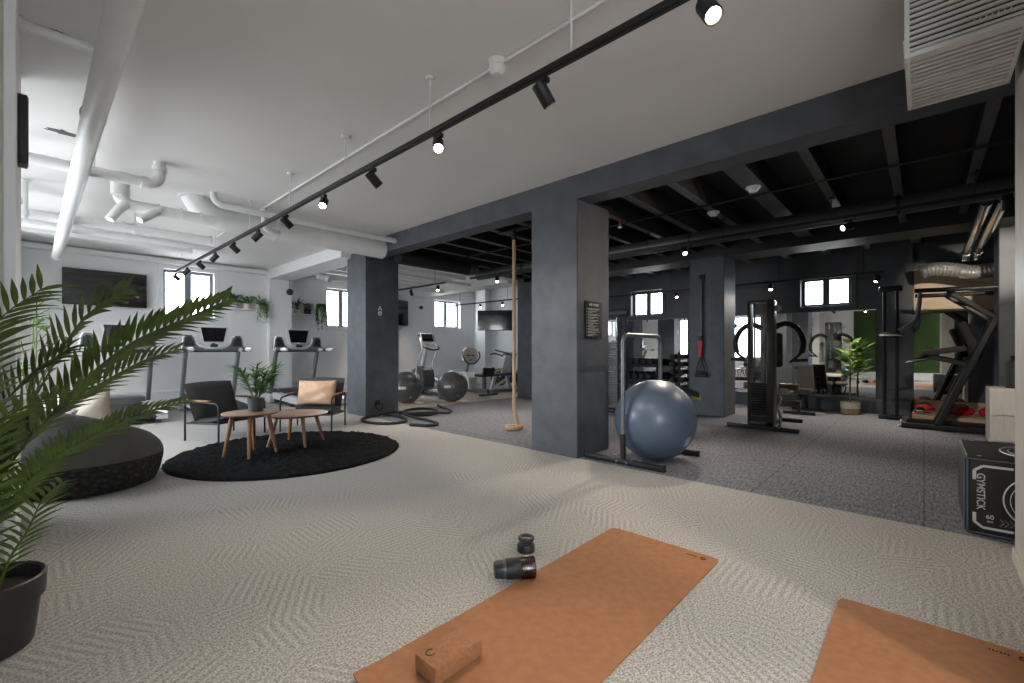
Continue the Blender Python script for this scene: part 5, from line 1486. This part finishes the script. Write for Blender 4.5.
def text(s_, size, parent, M, m, name, squeeze=1.0):
    cu = bpy.data.curves.new(name, 'FONT'); cu.body = s_; cu.size = size; cu.extrude = .0006; cu.align_x = 'CENTER'; cu.align_y = 'CENTER'; cu.offset = size * .012
    tmp = bpy.data.objects.new('tmp', cu); COL.objects.link(tmp)
    dg = bpy.context.evaluated_depsgraph_get(); dg.update()
    me = bpy.data.meshes.new_from_object(tmp.evaluated_get(dg))
    bpy.data.objects.remove(tmp)
    me.transform(Matrix.Diagonal((squeeze, 1, 1, 1)))
    me.materials.clear(); me.materials.append(m)
    o = bpy.data.objects.new(name, me); COL.objects.link(o); o.parent = parent; o.matrix_local = M
    return o
# lettering reads downwards on the camera-side face (-x)
def face_mx(y, z):
    # text x-axis -> -z (reads top to bottom), text y-axis -> -y... right side of letters faces the box middle
    xa = Vector((0, 0, -1)); ya = Vector((0, -1, 0)); za = xa.cross(ya)
    M = Matrix((xa, ya, za)).transposed().to_4x4(); M.translation = (X, y, z); return M
def face_up(y, z):
    xa = Vector((0, -1, 0)); ya = Vector((0, 0, 1)); za = xa.cross(ya)
    M = Matrix((xa, ya, za)).transposed().to_4x4(); M.translation = (X, y, z); return M
text('GYMSTICK', .050, t, face_mx(BY - .066, .265), PRINT, 'lettering', .92)
text('60', .034, t, face_up(BY - .105, .118), PRINT, 'size_print')
text('cm', .022, t, face_up(BY - .105, .092), PRINT, 'size_print')

# ================================================================ SCREENS, SIGNS, SPEAKER
def tv(loc, rz, w, h, label, tilt=0, bracket=.12):
    t = thing('wall_mounted_television', label, 'television', loc, rz)   # local: screen faces -y
    MB().box((0, 0, 0), (w, .045, h), .008).build('casing', BLKP, t)
    MB().box((0, -.0235, .004), (w - .02, .003, h - .028)).build('screen', TVM, t, smooth=False)
    MB().box((0, .02 + bracket / 2, 0), (.20, bracket, .20), .01).build('wall_bracket', BLACK, t)
    return t
tv((.92, 10.80, 2.225), 0, 1.13, .63, 'large black television on the wall above the beanbag corner', 0, .075)
o = tv((10.02, 10.0, 2.06), math.radians(-58), 1.15, .64, 'black television hung in the far corner beyond the climbing rope', 0, .25)
tv((7.36, 11.20, 2.20), math.radians(20), .55, .74, 'black upright wall screen seen just past the dark column', 0, .07)
t = thing('speaker', 'small black ball speaker on the wall by the far window', 'speaker', (8.1, 11.28, 2.42))
MB().sph((0, 0, 0), .06, 16, (1, .8, 1)).build('cabinet', BLKP, t)
MB().cyl((0, .05, 0), (0, .12, 0), .02, 8).build('wall_mount', BLACK, t)
t = thing('wall_speaker', 'slim black panel speaker on the side wall edge under the ceiling', 'speaker', (-.046, 3.24, 2.02))
MB().span((0, -.04, 0), (.034, .04, .34), .004).build('cabinet', BLKP, t)
MB().span((.034, -.034, .01), (.037, .034, .33)).build('grille', BLACK, t)

t = thing('notice_sign', 'small black notice with white lines of text on the dark column', 'sign', (4.115, 2.618, 1.44))
MB().box((0, -.006, 0), (.33, .008, .40), .002).build('board', SIGNB, t)
tx = MB(); rr = random.Random(2)
for k in range(6):
    tx.box((-.075 + k * .031, -.0108, .165), (.024 if k not in (2,) else .014, .0012, .026))
for k in range(10):
    zz = .118 - k * .031
    tx.box((-.135, -.0108, zz), (.011, .0012, .011))
    w = rr.uniform(.16, .23)
    tx.box((-.115 + w / 2, -.0108, zz + .005), (w, .0012, .006))
    w = rr.uniform(.08, .2)
    tx.box((-.115 + w / 2, -.0108, zz - .007), (w, .0012, .006))
tx.build('print_lines', mat('sign_print', (.42, .42, .42), .6), t, smooth=False)
t = thing('column_emblem', 'small white pictogram pair on the dark column by the battle rope', 'sign', (4.07, 6.858, 1.78))
e_ = MB().bar((-.035, 0, .02), (0, 0, .09), .012, .004, 0, (0, 1, 0)).bar((.035, 0, .02), (0, 0, .09), .012, .004, 0, (0, 1, 0)).bar((-.02, 0, .04), (.02, 0, .04), .012, .004, 0, (0, 1, 0))
e_.build('letter_mark', PRINT, t, smooth=False)
MB().tube([(.034 * math.cos(a), -.001, -.03 + .034 * math.sin(a)) for a in [2 * PI * k / 24 for k in range(24)]], .006, 6, closed=True).bar((-.022, -.001, -.052), (.022, -.001, -.008), .010, .004, 0, (0, 1, 0)).bar((-.022, -.001, -.03), (.012, -.001, -.006), .01, .004, 0, (0, 1, 0)).build('round_mark', PRINT, t, smooth=False)
